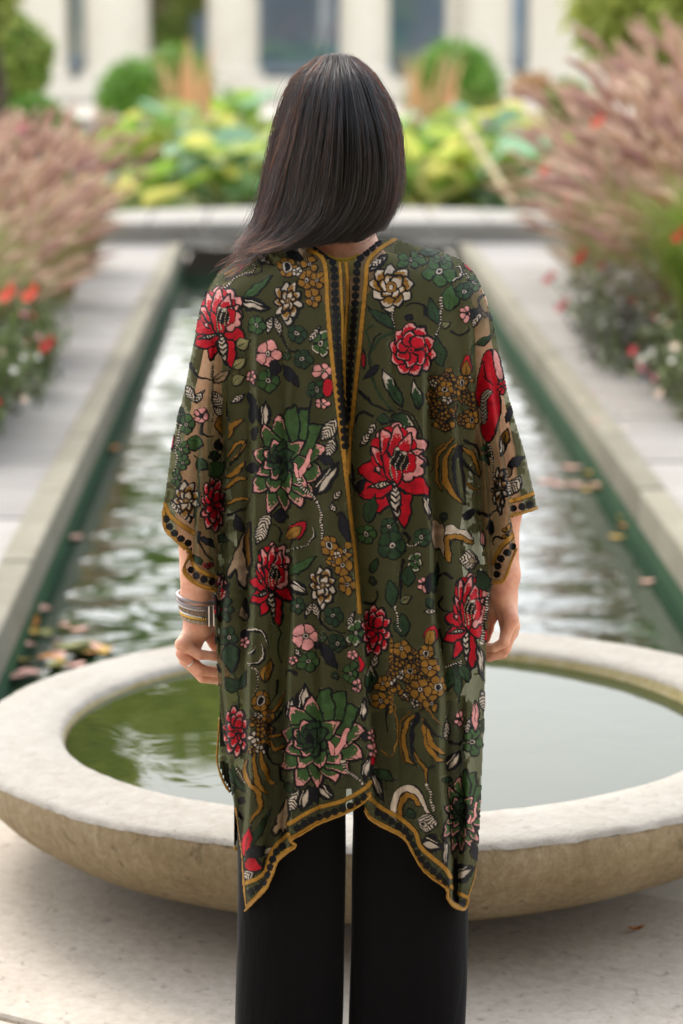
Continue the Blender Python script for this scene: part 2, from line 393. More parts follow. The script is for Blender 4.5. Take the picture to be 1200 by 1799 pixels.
for a, c_, kind in cols:
    x0, x1 = bx_px(a), bx_px(c_); xm, w_ = (x0+x1)/2, (x1-x0)
    if kind == 'pier':
        o = MB().box(x0, x1, -.55, .3, .40, H1).build('pier', M_lime, bld, False, .03)
        MB().box(x0-.07, x1+.07, -.63, .33, .405, .62).build('base', M_lime, o, False, .03)
    elif kind == 'back':
        MB().box(x0, x1, -.12, .25, .40, H1).build('pilaster', M_lime, bld, False, .02)
    else:
        r = w_/2; o = MB().lathe([(r*1.0, .62), (r, 1.8), (r*.97, 2.8), (r*.9, H1-.35)], 28, (xm, -.35, 0)).build('column', M_lime, bld)
        bb = MB().lathe([(r*1.14, .46), (r*1.18, .50), (r*1.14, .56), (r*1.05, .60), (r, .64)], 28, (xm, -.35, 0)).box(xm-r*1.2, xm+r*1.2, -.35-r*1.2, -.35+r*1.2, .405, .47).build('base', M_lime, o, False)
        MB().lathe([(r*.9, H1-.36), (r*1.05, H1-.22), (r*1.1, H1-.12)], 28, (xm, -.35, 0)).box(xm-r*1.15, xm+r*1.15, -.35-r*1.15, -.35+r*1.15, H1-.13, H1-.002).build('capital', M_lime, o, False)
MB().box(-16, 16, -1.0, .6, H1, H1+.7).build('entablature', M_lime, bld, False, .04)
MB().box(-16.2, 16.2, -1.3, .8, H1+.701, H1+.9).build('cornice', M_lime, bld, False, .04)
MB().box(-16, 16, 9, 9.3, 0, H1).build('inner_wall', plain('conservatory_inner_wall', S(150, 170, 190), .7, var=.2, scale=.4), bld, False)
MB().box(-16, 16, .62, 9, H1+.2, H1+.24).build('inner_roof', M_glass, bld, False)
edges = sorted([bx_px(v) for v in (-290, -180, -80, 40, 128, 160, 270, 368, 456, 594, 680, 778, 890, 918, 1040, 1240, 1340, 1440)])
for i in range(0, len(edges)-1):
    x0, x1 = edges[i], edges[i+1]; xm = (x0+x1)/2
    if any(bx_px(a)-.01 <= xm <= bx_px(c_)+.01 for a, c_, _ in cols): continue
    MB().box(x0, x1, .30, .36, 3.4, 3.48).build('transom', M_frame, bld, False); f = MB().box(x0, x1, .30, .36, .40, .52).build('window_frame', M_frame, bld, False)
    for z0, z1 in ((.521, 3.399), (3.481, H1)):
        MB().box(x0, x1, .325, .335, z0, z1).build('pane', M_glass, f, False)

# shaded portico put in unseen behind the frame; its roof keeps the sky off the near side
por = empty('added_portico', (0, -4, 0)); tag(por, 'stone portico put in unseen behind the photographer, its deep roof blocking sky light', 'building')
MB().box(-9, 9, -.5, 0, 0, 5.2).build('wall', M_side, por, False)
MB().box(-9.5, 9.5, -.8, 3.9, 4.4, 5.0).build('roof', M_side, por, False)
for i in range(6):
    MB().lathe([(.34, 0), (.30, .15), (.27, .3), (.25, 2.4), (.23, 4.05), (.30, 4.2), (.34, 4.398)], 20, (-7.5+3*i, 3.4, 0)).build('column', M_lime, por)

# ================================================================== PLANTS
def leafcloud(n, ells, size, elong=1.6, seed=0, shell=.45, upb=.5):
    """n leaf quads spread through a set of ellipsoids (cx,cy,cz,rx,ry,rz)"""
    r = np.random.default_rng(seed); e = np.array(ells, float)
    vol = (e[:, 3]*e[:, 4]*e[:, 5])**(2/3); pick = r.choice(len(e), n, p=vol/vol.sum())
    d = r.normal(size=(n, 3)); d /= np.linalg.norm(d, axis=1)[:, None]
    rad = (shell+(1-shell)*r.random(n)**.7)*(1+.10*r.normal(size=n)); E = e[pick]
    p = E[:, :3]+d*E[:, 3:]*rad[:, None]
    nrm = d+np.array([0, 0, upb])+.7*r.normal(size=(n, 3)); nrm /= np.linalg.norm(nrm, axis=1)[:, None]
    t = np.cross(nrm, r.normal(size=(n, 3))); t /= np.linalg.norm(t, axis=1)[:, None]; b = np.cross(nrm, t)
    s = (size*(.6+.8*r.random(n)))[:, None]
    V = np.stack([p-t*s*elong*.5, p+b*s*.5+nrm*s*.08, p+t*s*elong*.5-nrm*s*.1, p-b*s*.5+nrm*s*.08], 1).reshape(-1, 3)
    return V, np.arange(n*4).reshape(n, 4)
def blades(n, base_r, hmin, hmax, reach, width, seed, segs=5, droop=.8):
    r = np.random.default_rng(seed); a = r.random(n)*6.283; q = base_r*np.sqrt(r.random(n))
    h = r.uniform(hmin, hmax, n); o = reach*(.3+.9*r.random(n)); a2 = a+.5*r.normal(size=n)
    t = np.linspace(0, 1, segs+1)[None, :]
    hz = h[:, None]*(t*1.25-droop*.55*t**2.6); out = o[:, None]*t**1.7
    P = np.stack([(q*np.cos(a))[:, None]+np.cos(a2)[:, None]*out, (q*np.sin(a))[:, None]+np.sin(a2)[:, None]*out, hz], -1)
    side = np.stack([-np.sin(a2), np.cos(a2), 0*a2], -1)[:, None, :]*(width*(.7+.6*r.random(n)))[:, None, None]*(1-.92*t**1.6)[..., None]*.5
    V = np.stack([P-side, P+side], 2).reshape(-1, 3)
    k = 2*(segs+1); base = (np.arange(n)*k)[:, None]; j = np.arange(segs)[None]*2
    F = np.stack([base+j, base+j+1, base+j+3, base+j+2], -1).reshape(-1, 4)
    return V, F, P
def plumes(n, base_r, hmin, hmax, reach, rad, length, seed):
    """fountain-grass flower spikes: fuzzy tapered brushes on arching stems"""
    r = np.random.default_rng(seed); V0, F0, P = blades(n, base_r, hmin, hmax, reach, .006, seed, 8, .45)
    tip = P[:, -1]; d = P[:, -1]-P[:, -2]; d /= np.linalg.norm(d, axis=1)[:, None]
    Vs = [V0]; Fs = [np.asarray(F0)]; off = len(V0)
    rings = 8; k = 6; u = np.linspace(0, 1, rings); prof = np.sin(np.pi*np.clip(u*.9+.08, 0, 1))**.7
    x = np.cross(d, [0, 0, 1.]); x /= np.linalg.norm(x, axis=1)[:, None]+1e-9; y = np.cross(d, x)
    L = length*(.7+.6*r.random(n)); a = np.arange(k)/k*6.283
    sag = -(u**2)[None, :, None]*np.array([0, 0, .25])*L[:, None, None]
    C = tip[:, None, :]+d[:, None, :]*(u[None, :, None]*L[:, None, None])+sag
    rr = rad*prof[None, :, None]*(.75+.5*r.random((n, rings, k)))
    V = C[:, :, None, :]+rr[..., None]*(np.cos(a)[None, None, :, None]*x[:, None, None, :]+np.sin(a)[None, None, :, None]*y[:, None, None, :])
    V = V.reshape(-1, 3); b = (np.arange(n)*rings*k)[:, None, None]; i = np.arange(rings-1)[None, :, None]*k; j = np.arange(k)[None, None]
    F = np.stack([b+i+j, b+i+(j+1) % k, b+i+k+(j+1) % k, b+i+k+j], -1).reshape(-1, 4)
    # bristles
    m = 46; uu = r.random((n, m)); aa = r.random((n, m))*6.283
    c = tip[:, None]+d[:, None]*(uu[..., None]*L[:, None, None])-(uu**2)[..., None]*np.array([0, 0, .25])*L[:, None, None]
    rd = np.cos(aa)[..., None]*x[:, None]+np.sin(aa)[..., None]*y[:, None]
    e = c+rd*rad*1.9*np.sin(np.pi*np.clip(uu*.9+.08, 0, 1))[..., None]**.6+d[:, None]*rad*1.6; sd = np.cross(rd, d[:, None])*.0016
    VB = np.stack([c-sd, c+sd, e+sd*.3, e-sd*.3], 2).reshape(-1, 3)
    return V0, F0, np.concatenate([V, VB]), np.concatenate([F, len(V)+np.arange(n*m*4).reshape(-1, 4)])

M_gleaf = leafy('fountain_grass_leaf', [S(122, 82, 70), S(150, 116, 88), S(130, 136, 66), S(168, 170, 98), S(146, 106, 84)], trans=.4)
M_plume = leafy('fountain_grass_plume', [S(190, 150, 138), S(216, 186, 162), S(168, 122, 116), S(228, 206, 178), S(198, 162, 146)], rough=.9, trans=.45)
M_lime_g = leafy('lime_grass_leaf', [S(122, 146, 50), S(150, 172, 66), S(96, 122, 40), S(176, 190, 92)], trans=.35)
M_shrub = leafy('bed_shrub_leaf', [S(70, 84, 46), S(96, 110, 62), S(122, 128, 86), S(84, 78, 60), S(140, 150, 112)], trans=.25)
M_grey = leafy('silver_shrub_leaf', [S(84, 84, 72), S(112, 112, 98), S(134, 132, 122), S(92, 84, 80), S(74, 76, 56)], trans=.2)
M_box = leafy('box_leaf', [S(74, 118, 34), S(104, 148, 46), S(126, 168, 62), S(88, 130, 40)], trans=.3)
M_dark = leafy('dark_shrub_leaf', [S(84, 118, 38), S(112, 140, 52), S(140, 158, 68), S(160, 164, 84)], trans=.35)
M_yg = leafy('willow_leaf', [S(150, 162, 62), S(172, 178, 84), S(186, 188, 104), S(128, 144, 50)], trans=.45)
M_tree = leafy('tree_leaf', [S(150, 160, 52), S(172, 176, 72), S(124, 140, 42), S(188, 184, 92)], trans=.45)
M_indoor = leafy('indoor_leaf', [S(176, 176, 92), S(200, 190, 120), S(150, 156, 70), S(190, 170, 90)], trans=.5)
M_bark = plain('bark', S(92, 78, 62), .9, var=.3, scale=6)
M_lotus = leafy('lotus_leaf', [S(120, 160, 50), S(160, 186, 74), S(94, 136, 56), S(176, 192, 60), S(134, 176, 128)], trans=.4, rough=.5)
M_stem = plain('green_stem', S(116, 140, 64), .6)
def petal_mat(n, c): return plain(n, S(*c), .6, .2, var=.1)
M_white = petal_mat('white_petal', (238, 230, 214)); M_pinkp = petal_mat('pink_petal', (232, 128, 150)); M_redp = petal_mat('red_petal', (214, 44, 62)); M_coral = petal_mat('coral_petal', (240, 104, 84)); M_yc = petal_mat('yellow_petal', (238, 206, 70))

def fountain_proto(seed, h=1.0):
    V0, F0, V1, F1 = plumes(105, .18, .45*h, 1.15*h, .42, .016, .20, seed)
    Vb, Fb, _ = blades(620, .20, .40*h, 1.0*h, .55, .012, seed+50, 6, .95)
    return (make_mesh('blades', np.concatenate([Vb, V0]), np.concatenate([Fb, F0+len(Vb)]), True), make_mesh('plumes', V1, F1, True))
fp = [fountain_proto(3), fountain_proto(7, 1.05), fountain_proto(9, .92)]
for a_, b_ in fp: a_.materials.append(M_gleaf); b_.materials.append(M_plume)
def plant(name, label, cat, loc, parts, rz=0, sc=1.0, group=None):
    o = empty(name, loc, rz); o.scale = (sc,)*3; tag(o, label, cat, group)
    for n, me, m in parts:
        c = obj(n, me, m, o)
        c['kind'] = 'stuff'
    return o
LG = 'purple fountain grasses on the left bank'; RG = 'purple fountain grasses on the right bank'
left_g = [(-1.62, 11.9, 1.0), (-1.98, 12.6, 1.12), (-1.58, 13.2, 1.02), (-1.66, 14.4, 1.05), (-2.15, 14.6, 1.15), (-1.62, 15.6, 1.0), (-1.95, 16.6, 1.05), (-1.68, 17.6, .95), (-2.45, 17.2, 1.1)]
right_g = [(2.06, 12.0, 1.2), (2.42, 12.9, 1.3), (2.0, 13.5, 1.12), (2.5, 14.2, 1.3), (2.08, 14.9, 1.1), (2.1, 16.0, 1.05), (2.6, 16.4, 1.25), (2.12, 17.3, 1.0), (2.9, 15.2, 1.35)]
ORD = ['nearest', 'second nearest', 'third nearest', 'fourth nearest', 'fifth nearest', 'sixth nearest', 'seventh nearest', 'eighth nearest', 'farthest']
def rank(L, i): return ORD[sorted(range(len(L)), key=lambda k: L[k][1]).index(i)]
for i, (x, y, s) in enumerate(left_g):
    s *= .86; x += .04+.03*max(0, y-13)
    plant('fountain_grass', rank(left_g, i)+' purple plumed fountain grass on the bank left of the channel', 'ornamental grass', (x, y, .02), [('blades', fp[i % 3][0], None), ('plumes', fp[i % 3][1], None)], i*1.3, s, LG)
for i, (x, y, s) in enumerate(right_g):
    plant('fountain_grass', rank(right_g, i)+' purple plumed fountain grass on the bank right of the channel', 'ornamental grass', (x, y, .02), [('blades', fp[(i+1) % 3][0], None), ('plumes', fp[(i+1) % 3][1], None)], i*1.9+.4, s, RG)
# lime green arching grasses in front
def lime_proto(seed):
    V, F, _ = blades(700, .13, .85, 1.35, .55, .016, seed, 7, .95); me = make_mesh('blades', V, F); me.materials.append(M_lime_g); return me
lm = [lime_proto(21), lime_proto(22)]
for (x, y, s, lb) in ((-1.62, 10.9, .92, 'lime green arching grass beside the white flowers on the left'), (1.98, 11.5, 1.02, 'lime green arching grass in front of purple plumes on the right'), (2.45, 12.2, 1.15, 'taller lime green grass at the right edge behind the arching one')):
    plant('lime_grass', lb, 'ornamental grass', (x, y, .02), [('blades', lm[0] if x < 2 else lm[1], None)], x, s)

# low flowering shrubs along the paths; each blossom is a part
def flower_mesh(k, r, seed):
    q = np.random.default_rng(seed); V = [(0, 0, .15*r)]; F = []
    for i in range(k):
        a = i/k*6.283
        for da, rr, z in ((-.42, .55, .12), (-.3, 1, .3), (.3, 1, .3), (.42, .55, .12)): V.append((r*rr*math.cos(a+da), r*rr*math.sin(a+da), r*z*(1+.3*q.normal())))
        b = 1+4*i; F += [(0, b, b+3), (b, b+1, b+2, b+3)]
    return make_mesh('blossom', V, F)
def fmesh(m, k=5, r=.028):
    me = flower_mesh(k, r, 1); me.materials.append(m); return me
FM = {'white': fmesh(M_white, 6, .026), 'pink': fmesh(M_pinkp, 5, .026), 'red': fmesh(M_redp, 5, .030), 'coral': fmesh(M_coral, 6, .034), 'cream': fmesh(petal_mat('cream_petal', (238, 206, 180)), 6, .028)}
def bed_shrub(label, c, ells, mat, nleaf, size, seed, flowers):
    o = empty('flowering_shrub', c); tag(o, label, 'shrub')
    V, F = leafcloud(nleaf, ells, size, 1.9, seed, .2); f = obj('foliage', make_mesh('foliage', V, F), mat, o); f['kind'] = 'stuff'
    Vb, Fb, _ = blades(60, .18, .3, .7, .45, .008, seed+1, 4, .6); obj('stems', make_mesh('stems', Vb, Fb), M_stem, o)['kind'] = 'stuff'
    r = np.random.default_rng(seed+2)
    for kind, n in flowers:
        for _ in range(n):
            e = ells[r.integers(len(ells))]; d = r.normal(size=3); d[1] = -abs(d[1])*.8-.2; d[2] = d[2]*.8+.25; d /= np.linalg.norm(d)
            p = np.array(e[:3])+d*np.array(e[3:])*r.uniform(.92, 1.18)
            q = obj('blossom', FM[kind], None, o, p); q.rotation_euler = (Vector(d)+Vector((0, -.5, .5))).to_track_quat('Z', 'Y').to_euler(); s = r.uniform(.45, .85); q.scale = (s,)*3
bed_shrub('low leafy shrub with coral and white blossoms at left edge', (-1.40, 10.6, 0), [(0, 0, .26, .28, .40, .30), (-.3, .3, .36, .36, .4, .38), (.04, -.5, .18, .2, .3, .2), (.0, .5, .2, .3, .4, .24)], M_shrub, 3400, .034, 31, [('white', 22), ('coral', 8), ('red', 3), ('cream', 10)])
bed_shrub('grey leaved shrub with red blossoms by the left path', (-1.30, 11.7, 0), [(0, 0, .18, .24, .4, .22), (-.2, .5, .25, .3, .4, .28), (-.05, 1.1, .2, .24, .4, .24)], M_shrub, 2600, .032, 33, [('red', 6), ('pink', 5), ('white', 6)])
bed_shrub('silvery grey shrub with red blossoms beside the right path', (1.72, 12.6, 0), [(0, 0, .24, .30, .5, .30), (.24, -.4, .34, .32, .4, .38), (.3, .5, .4, .34, .5, .42), (.02, .9, .22, .3, .5, .26)], M_grey, 4600, .032, 35, [('red', 7), ('coral', 3), ('white', 4)])
bed_shrub('low shrub dotted with white and pink blossoms at right edge', (1.86, 11.0, 0), [(0, 0, .18, .28, .4, .22), (.28, .2, .26, .34, .4, .32), (.0, .7, .2, .28, .4, .26)], M_shrub, 3200, .032, 37, [('white', 26), ('pink', 12), ('cream', 22), ('red', 4)])
# a few taller blossoms nodding above the grasses
def tall_flower(px, py, Y, m, lab, z0=.0):
    p = at_y(px, py, Y); sx = .22*(1 if p[0] > 0 else -1); o = empty('tall_blossom', (p[0]+sx, p[1]+.25, z0)); tag(o, lab, 'flower')
    h = p[2]-z0; t = np.linspace(0, 1, 6)[:, None]
    P = np.c_[-sx*t**2.2, -.25*t**2.2, t*h]; MB().tube(P, .004, 5).build('stem', M_stem, o)
    for k in range(3):
        q = obj('blossom', FM[m], None, o, (-sx+.014*k-.01, -.255, h+.016*(k-1))); q.rotation_euler = (1.2, .3*k, k); q.scale = (.75,)*3
for px, py, Y, m, lab in ((1048, 212, 13.0, 'coral', 'coral blossom high among the right plumes'), (957, 296, 14.0, 'coral', 'orange coral blossom at inner edge of right plumes'), (1001, 340, 13.0, 'red', 'red blossom in the middle of the right plumes'), (1018, 450, 12.0, 'red', 'red blossom above the silvery shrub'), (963, 487, 12.6, 'red', 'red blossom hanging over the right path'), (985, 535, 12.3, 'red', 'long red blossom low beside the right path'), (1191, 412, 11.0, 'red', 'red blossom at right edge below the lime grass'), (40, 222, 13.6, 'pink', 'pink blossom at top of the left plumes'), (12, 514, 10.2, 'coral', 'big coral blossom at left edge'), (52, 514, 10.2, 'coral', 'coral blossom next to the big one at left edge'), (82, 603, 10.3, 'red', 'red blossom low by the left path')):
    tall_flower(px, py, Y, m, lab)
# fallen petals and leaves on the paths and water
M_fy = petal_mat('yellow_fallen_leaf', (176, 140, 52)); M_fp = petal_mat('pink_fallen_leaf', (196, 150, 134)); M_fo = petal_mat('orange_fallen_leaf', (172, 112, 50)); M_fg = petal_mat('olive_fallen_leaf', (110, 110, 48))
def leaf_mesh(L, W, curl, mat):
    n = 7; t = np.linspace(0, 1, n); w = W*np.sin(np.pi*t**.8)**.8; V = []; F = []
    for ti, wi in zip(t, w):
        z = curl*(ti-.5)**2*4; V += [((ti-.5)*L, -wi, z+curl*.6), ((ti-.5)*L, 0, z), ((ti-.5)*L, wi, z+curl*.6)]
    for i in range(n-1):
        for j in (0, 1): F.append((3*i+j, 3*i+j+1, 3*i+4+j, 3*i+3+j))
    me = make_mesh('fallen_leaf', V, F); me.materials.append(mat); return me
FL = [leaf_mesh(.085, .026, .006, m) for m in (M_fp, M_fy, M_fg, M_fo)]
nm = ['pink', 'yellow', 'olive', 'orange']
r_ = np.random.default_rng(5)
spots = [(150, 1117, 0), (95, 1140, 0), (60, 1120, 1), (122, 1128, 2), (165, 1138, 2), (72, 1150, 3), (40, 1162, 1), (110, 1166, 0), (35, 1186, 0), (145, 1156, 3), (188, 1148, 0), (52, 1102, 3), (85, 1110, 2), (180, 1128, 1), (20, 1196, 0), (75, 1180, 2), (118, 1100, 0), (66, 1068, 0), (100, 1178, 1), (60, 1138, 0)]
for px, py, k in spots:
    p = at_z(px+r_.normal(0, 12), py+r_.normal(0, 8), WZ+.008); o = obj('floating_leaf', FL[k], None, None, p, r_.random()*6.28); o.scale = (r_.uniform(.55, 1.5), r_.uniform(.6, 1.5), 1); o.rotation_euler = (r_.normal(0, .15), r_.normal(0, .15), r_.random()*6.28); tag(o, nm[k]+' fallen leaf floating in the channel beside the left coping', 'leaf', nm[k]+' leaves floating by the left coping')
spots = [(985, 852, 0), (1010, 852, 0), (1045, 852, 0), (1062, 856, 3), (1030, 860, 1), (960, 848, 0), (1005, 822, 0), (1042, 832, 1), (1100, 910, 1), (1098, 924, 3), (1084, 944, 1), (1136, 1022, 0), (1150, 925, 0)]
for px, py, k in spots:
    p = at_z(px, py, WZ+.006); o = obj('floating_leaf', FL[k], None, None, p, r_.random()*.8-.4); o.scale = (r_.uniform(.7, 1.2),)*3; tag(o, nm[k]+' fallen leaf floating in the channel near the right coping', 'leaf', nm[k]+' leaves floating by the right coping')
for px, py, k, lb in ((175, 770, 0, 'pink leaf afloat alone against the left wall'), (192, 788, 3, 'orange leaf afloat against the left wall'), (122, 945, 0, 'pink leaf afloat at the foot of the left coping')):
    p = at_z(px+8, py, WZ+.006); o = obj('floating_leaf', FL[k], None, None, p, r_.random()*6); tag(o, lb, 'leaf')
fl = obj('fallen_leaf', leaf_mesh(.032, .009, .006, M_fo), None, None, at_z(1118, 1634, .006), .2); tag(fl, 'small curled orange brown leaf on the paving right of the basin shadow', 'leaf')
for i in range(9):
    px, py = r_.uniform(1010, 1190), r_.uniform(690, 760); p = at_z(px, py, .012); o = obj('fallen_petal', FM['pink' if i % 2 else 'cream'], None, None, p, i); o.scale = (.6,)*3
    tag(o, ('pink' if i % 2 else 'cream')+' petal fallen on the right path below the white blossoms', 'petal', ('pink' if i % 2 else 'cream')+' petals on the right path')

# lotus in the pond: each plant has its stems and round leaves
def lotus_leaf_mesh(r, seed):
    q = np.random.default_rng(seed); k = 16; a = np.arange(k)/k*6.283; V = [(0, 0, -.12*r)]
    for f, z in ((.5, -.04), (1, .0)):
        w = z*r+(.10*r*np.sin(a*3+q.random()*6)+.07*r*np.sin(a*2+1))*f
        V += list(zip(r*f*np.cos(a)*(1+.06*q.normal(size=k)), r*f*np.sin(a), w))
    F = [(0, 1+j, 1+(j+1) % k) for j in range(k)]+[(1+j, 1+k+j, 1+k+(j+1) % k, 1+(j+1) % k) for j in range(k)]
    me = make_mesh('lotus_leaf', V, F); me.materials.append(M_lotus); return me
LM = [lotus_leaf_mesh(.23, s) for s in range(4)]
# the colour of a leaf follows its island, so give every colour its own mesh
LC = []
for i, c in enumerate((S(136, 168, 70), S(190, 196, 98), S(110, 146, 68), S(150, 186, 154), S(172, 188, 92), S(206, 200, 110))):
    me = LM[i % 4].copy(); me.materials.clear(); me.materials.append(leafy('lotus_leaf_%s' % ['green', 'yellow', 'deep', 'blue', 'lime', 'gold'][i], [tuple(np.array(c)*.85), c], trans=.55)); LC.append(me)
def lotus(x, y, n, h, seed, label):
    q = np.random.default_rng(seed); o = empty('lotus_plant', (x, y, .05)); tag(o, label, 'lotus', 'lotus plants in the pond')
    for i in range(n):
        a = q.random()*6.283; d = .55*math.sqrt(q.random()); hh = h*.62*q.uniform(.3, 1.15); p = (d*math.cos(a), d*math.sin(a), hh)
        t = np.linspace(0, 1, 5)[:, None]; P = np.c_[p[0]*t**1.3, p[1]*t**1.3, hh*t-.02*t]
        MB().tube(P, .009, 5, False).build('stem', M_stem, o)
        l = obj('leaf', LC[q.integers(6)], None, o, p); l.rotation_euler = (q.normal(-.25, .35)+.55, q.normal(0, .35), q.random()*6.28); s = q.uniform(.65, 1.2); l.scale = (s,)*3
def px_x(px, Y): return (px-510)/FPX*Y*1.004
lot = [(385, 22.6, 12, .78), (355, 23.4, 9, .8), (425, 23.2, 9, .75), (450, 24.4, 9, .95), (215, 27.5, 8, .9), (290, 28.2, 10, 1.0), (340, 29.0, 9, 1.1), (420, 29.5, 9, 1.15), (740, 22.8, 12, .8), (785, 23.2, 12, .85), (830, 22.8, 12, .8), (870, 23.4, 10, .9), (730, 25.5, 10, 1.05), (800, 26.2, 10, 1.0), (860, 26.5, 9, 1.0), (700, 23.6, 9, .75), (885, 24.6, 9, .85), (250, 29.8, 7, .9), (205, 22.4, 5, .5), (600, 24, 8, .8), (540, 25, 8, .9)]
for i, (px, Y, n, h) in enumerate(lot):
    row = lambda e: 0 if e[1] < 24 else (1 if e[1] < 27 else 2); same = sorted(e[0] for e in lot if row(e) == row((px, Y))); k_ = same.index(px)
    lotus(px_x(px, Y), Y, n+3, h, 100+i, 'round leaved green lotus, '+(['leftmost', 'second from left', 'third from left', 'fourth from left', 'fifth from left', 'sixth from left', 'seventh from left', 'eighth from left', 'ninth from left'][k_])+' in the '+['front', 'middle', 'back'][row((px, Y))]+' row of the pond')
# bamboo stake leaning in the pond
p0, p1 = at_y(905, 364, 21.6), at_y(812, 214, 21.9)
stk = MB().tube(np.linspace(p0, p1, 8), .028, 10); tag(stk.build('bamboo_stake', plain('bamboo', S(222, 200, 156), .5)), 'long pale bamboo stake leaning up from the lotus leaves', 'stake')

# clipped balls, hedges and shrubs before the conservatory
def ball(name, label, cat, px, py, rpx, Y, mat, seed, n=5200, size=.07, squash=1.0):
    c = at_y(px, py, Y); r = rpx/FPX*Y; o = empty(name, (c[0], Y, 0)); tag(o, label, cat)
    e = [(0, 0, c[2], r, r, r*squash)]+[(r*.6*math.cos(a), r*.6*math.sin(a), c[2]+r*.3*math.sin(a*2+seed), r*.48, r*.48, r*.5) for a in np.linspace(0, 6.28, 7)[:-1]]
    V, F = leafcloud(n, e, size, 1.3, seed, .82); f = obj('foliage', make_mesh('foliage', V, F), mat, o); f['kind'] = 'stuff'
    MB().tube([(0, 0, 0), (0, 0, c[2])], .06, 8).build('trunk', M_bark, o)
ball('topiary_ball', 'clipped round box ball in front of the second column from left', 'topiary', 238, 168, 62, 38, M_box, 41)
ball('topiary_ball', 'bigger rounded box ball behind the left one, below green glass', 'topiary', 308, 145, 62, 42, M_box, 42)
ball('topiary_ball', 'large round clipped shrub on the right before the glazed bays', 'topiary', 800, 150, 76, 40, M_box, 43, 7000)
ball('round_shrub', 'small round green shrub behind the left plumes', 'shrub', 60, 205, 45, 30, M_box, 44, 3000, .06, .8)
ball('round_shrub', 'small dark round shrub between left plumes and basin', 'shrub', 112, 228, 26, 29, M_box, 45, 1600, .06)
ball('spreading_shrub', 'dark green shrub at left edge below the pale pier', 'shrub', 12, 110, 72, 33, M_dark, 46, 5000, .09, 1.15)
ball('spreading_shrub', 'loose green shrub beside the white planter on the right', 'shrub', 1000, 185, 42, 30, M_dark, 47, 2500, .08)
# rusty red leaved cannas
M_rust = leafy('canna_leaf', [S(180, 118, 84), S(200, 150, 110), S(128, 118, 64), S(206, 168, 130)], trans=.3)
for px, Y, h, lb in ((322, 33, 1.7, 'rust coloured canna with upright stems before the left balls'), (352, 35, 1.6, 'second rust canna closer to the person on the left'), (735, 33, 1.5, 'rust coloured canna in front of the large right shrub'), (775, 34, 1.3, 'rust canna low before the middle of the right shrub'), (890, 34, 1.0, 'rust canna beside the white planter')):
    V, F, _ = blades(26, .22, h*.45, h*.95, .5, .05, int(px), 5, .5); plant('canna', lb, 'plant', (px_x(px, Y), Y, .02), [('leaves', make_mesh('leaves', V, F), M_rust)])
# white planter
wp = empty('white_planter', (px_x(930, 34), 34, 0)); tag(wp, 'white rounded stone planter left of the right hand shrubs', 'planter')
MB().lathe([(.16, 0), (.2, .04), (.17, .1), (.26, .3), (.33, .55), (.36, .62), (.32, .64), (.28, .55), (.02, .5)], 32).build('bowl', plain('white_plaster', S(226, 216, 208), .7), wp)
V, F = leafcloud(500, [(0, 0, .75, .3, .3, .22)], .07, 1.6, 61); obj('foliage', make_mesh('foliage', V, F), M_rust, wp)['kind'] = 'stuff'
# willowy shrub upper right and tall tree upper left
def tree(name, label, cat, x, y, h, tr, ells, mat, n, size, seed, elong=1.8):
    o = empty(name, (x, y, 0)); tag(o, label, cat); q = np.random.default_rng(seed)
    tb = MB().tube([(0, 0, 0), (.05*h, 0, h*.3), (.0, .03*h, h*.75)], [tr, tr*.75, tr*.3], 10)
    for e in ells[:9]: tb.tube([(.03*h, 0, h*.28+.1*q.random()*h), ((e[0]+.03*h)*.5, e[1]*.5, (h*.4+e[2])*.5), tuple(e[:3])], [tr*.5, tr*.3, tr*.08], 7)
    tb.build('trunk', M_bark, o)
    V, F = leafcloud(n, ells, size, elong, seed, .25); c = obj('crown', make_mesh('crown', V, F), mat, o); c['kind'] = 'stuff'
q = np.random.default_rng(8)
tree('willow_shrub', 'tall yellow green feathery shrub filling the upper right corner', 'shrub', px_x(1130, 24), 24, 2.6, .08, [(q.uniform(-.45, .75), q.uniform(-.5, .5), q.uniform(1.15, 2.6), .42, .42, .40) for _ in range(12)], M_yg, 7000, .06, 71, 3.2)
tree('willow_shrub', 'olive green feathery tree cut by the upper left corner', 'shrub', px_x(-12, 28), 28, 3, .08, [(q.uniform(-.5, .15), q.uniform(-.5, .5), q.uniform(1.3, 3.2), .34, .4, .42) for _ in range(11)], M_yg, 5200, .07, 72, 2.6)
def big_tree(label, x, y, h, spread, n, seed, nb=16, size=.42, zlo=.42):
    q = np.random.default_rng(seed); e = []
    for _ in range(nb):
        a = q.random()*6.283; d = spread*math.sqrt(q.random())*.8; z = h*q.uniform(zlo, .9); s = spread*q.uniform(.22, .36)
        e.append((d*math.cos(a), d*math.sin(a), z, s*.86, s*.86, s*.6))
    tree('broad_tree', label, 'tree', x, y, h, .4, e, M_tree, n, size, seed)
big_tree('tall broad tree standing behind the conservatory, seen in the basin water', -6.5, 71, 22.5, 7.0, 5600, 81)
big_tree('second tall tree farther left behind the conservatory', -17, 74, 24, 7.5, 5000, 82)
big_tree('young tree behind the middle of the conservatory', -1.8, 73, 19.8, 3.0, 2500, 83, 9, .36, .5)
# plants inside the conservatory show through the glass
for i, (px, h, lb) in enumerate(((145, 3.6, 'yellow green palm behind the narrow left pane'), (320, 3.7, 'leafy yellow green tree behind the pane above the box balls'), (290, 3.2, 'lower indoor tree next to the second column'))):
    q = np.random.default_rng(90+i); x = px_x(px, 59); tree('indoor_tree', lb, 'tree', x, 59.5, h, .1, [(q.uniform(-.5, .5), q.uniform(-.6, .6), q.uniform(1.3, h), .5, .5, .5) for _ in range(12)], M_indoor, 2600, .16, 90+i)

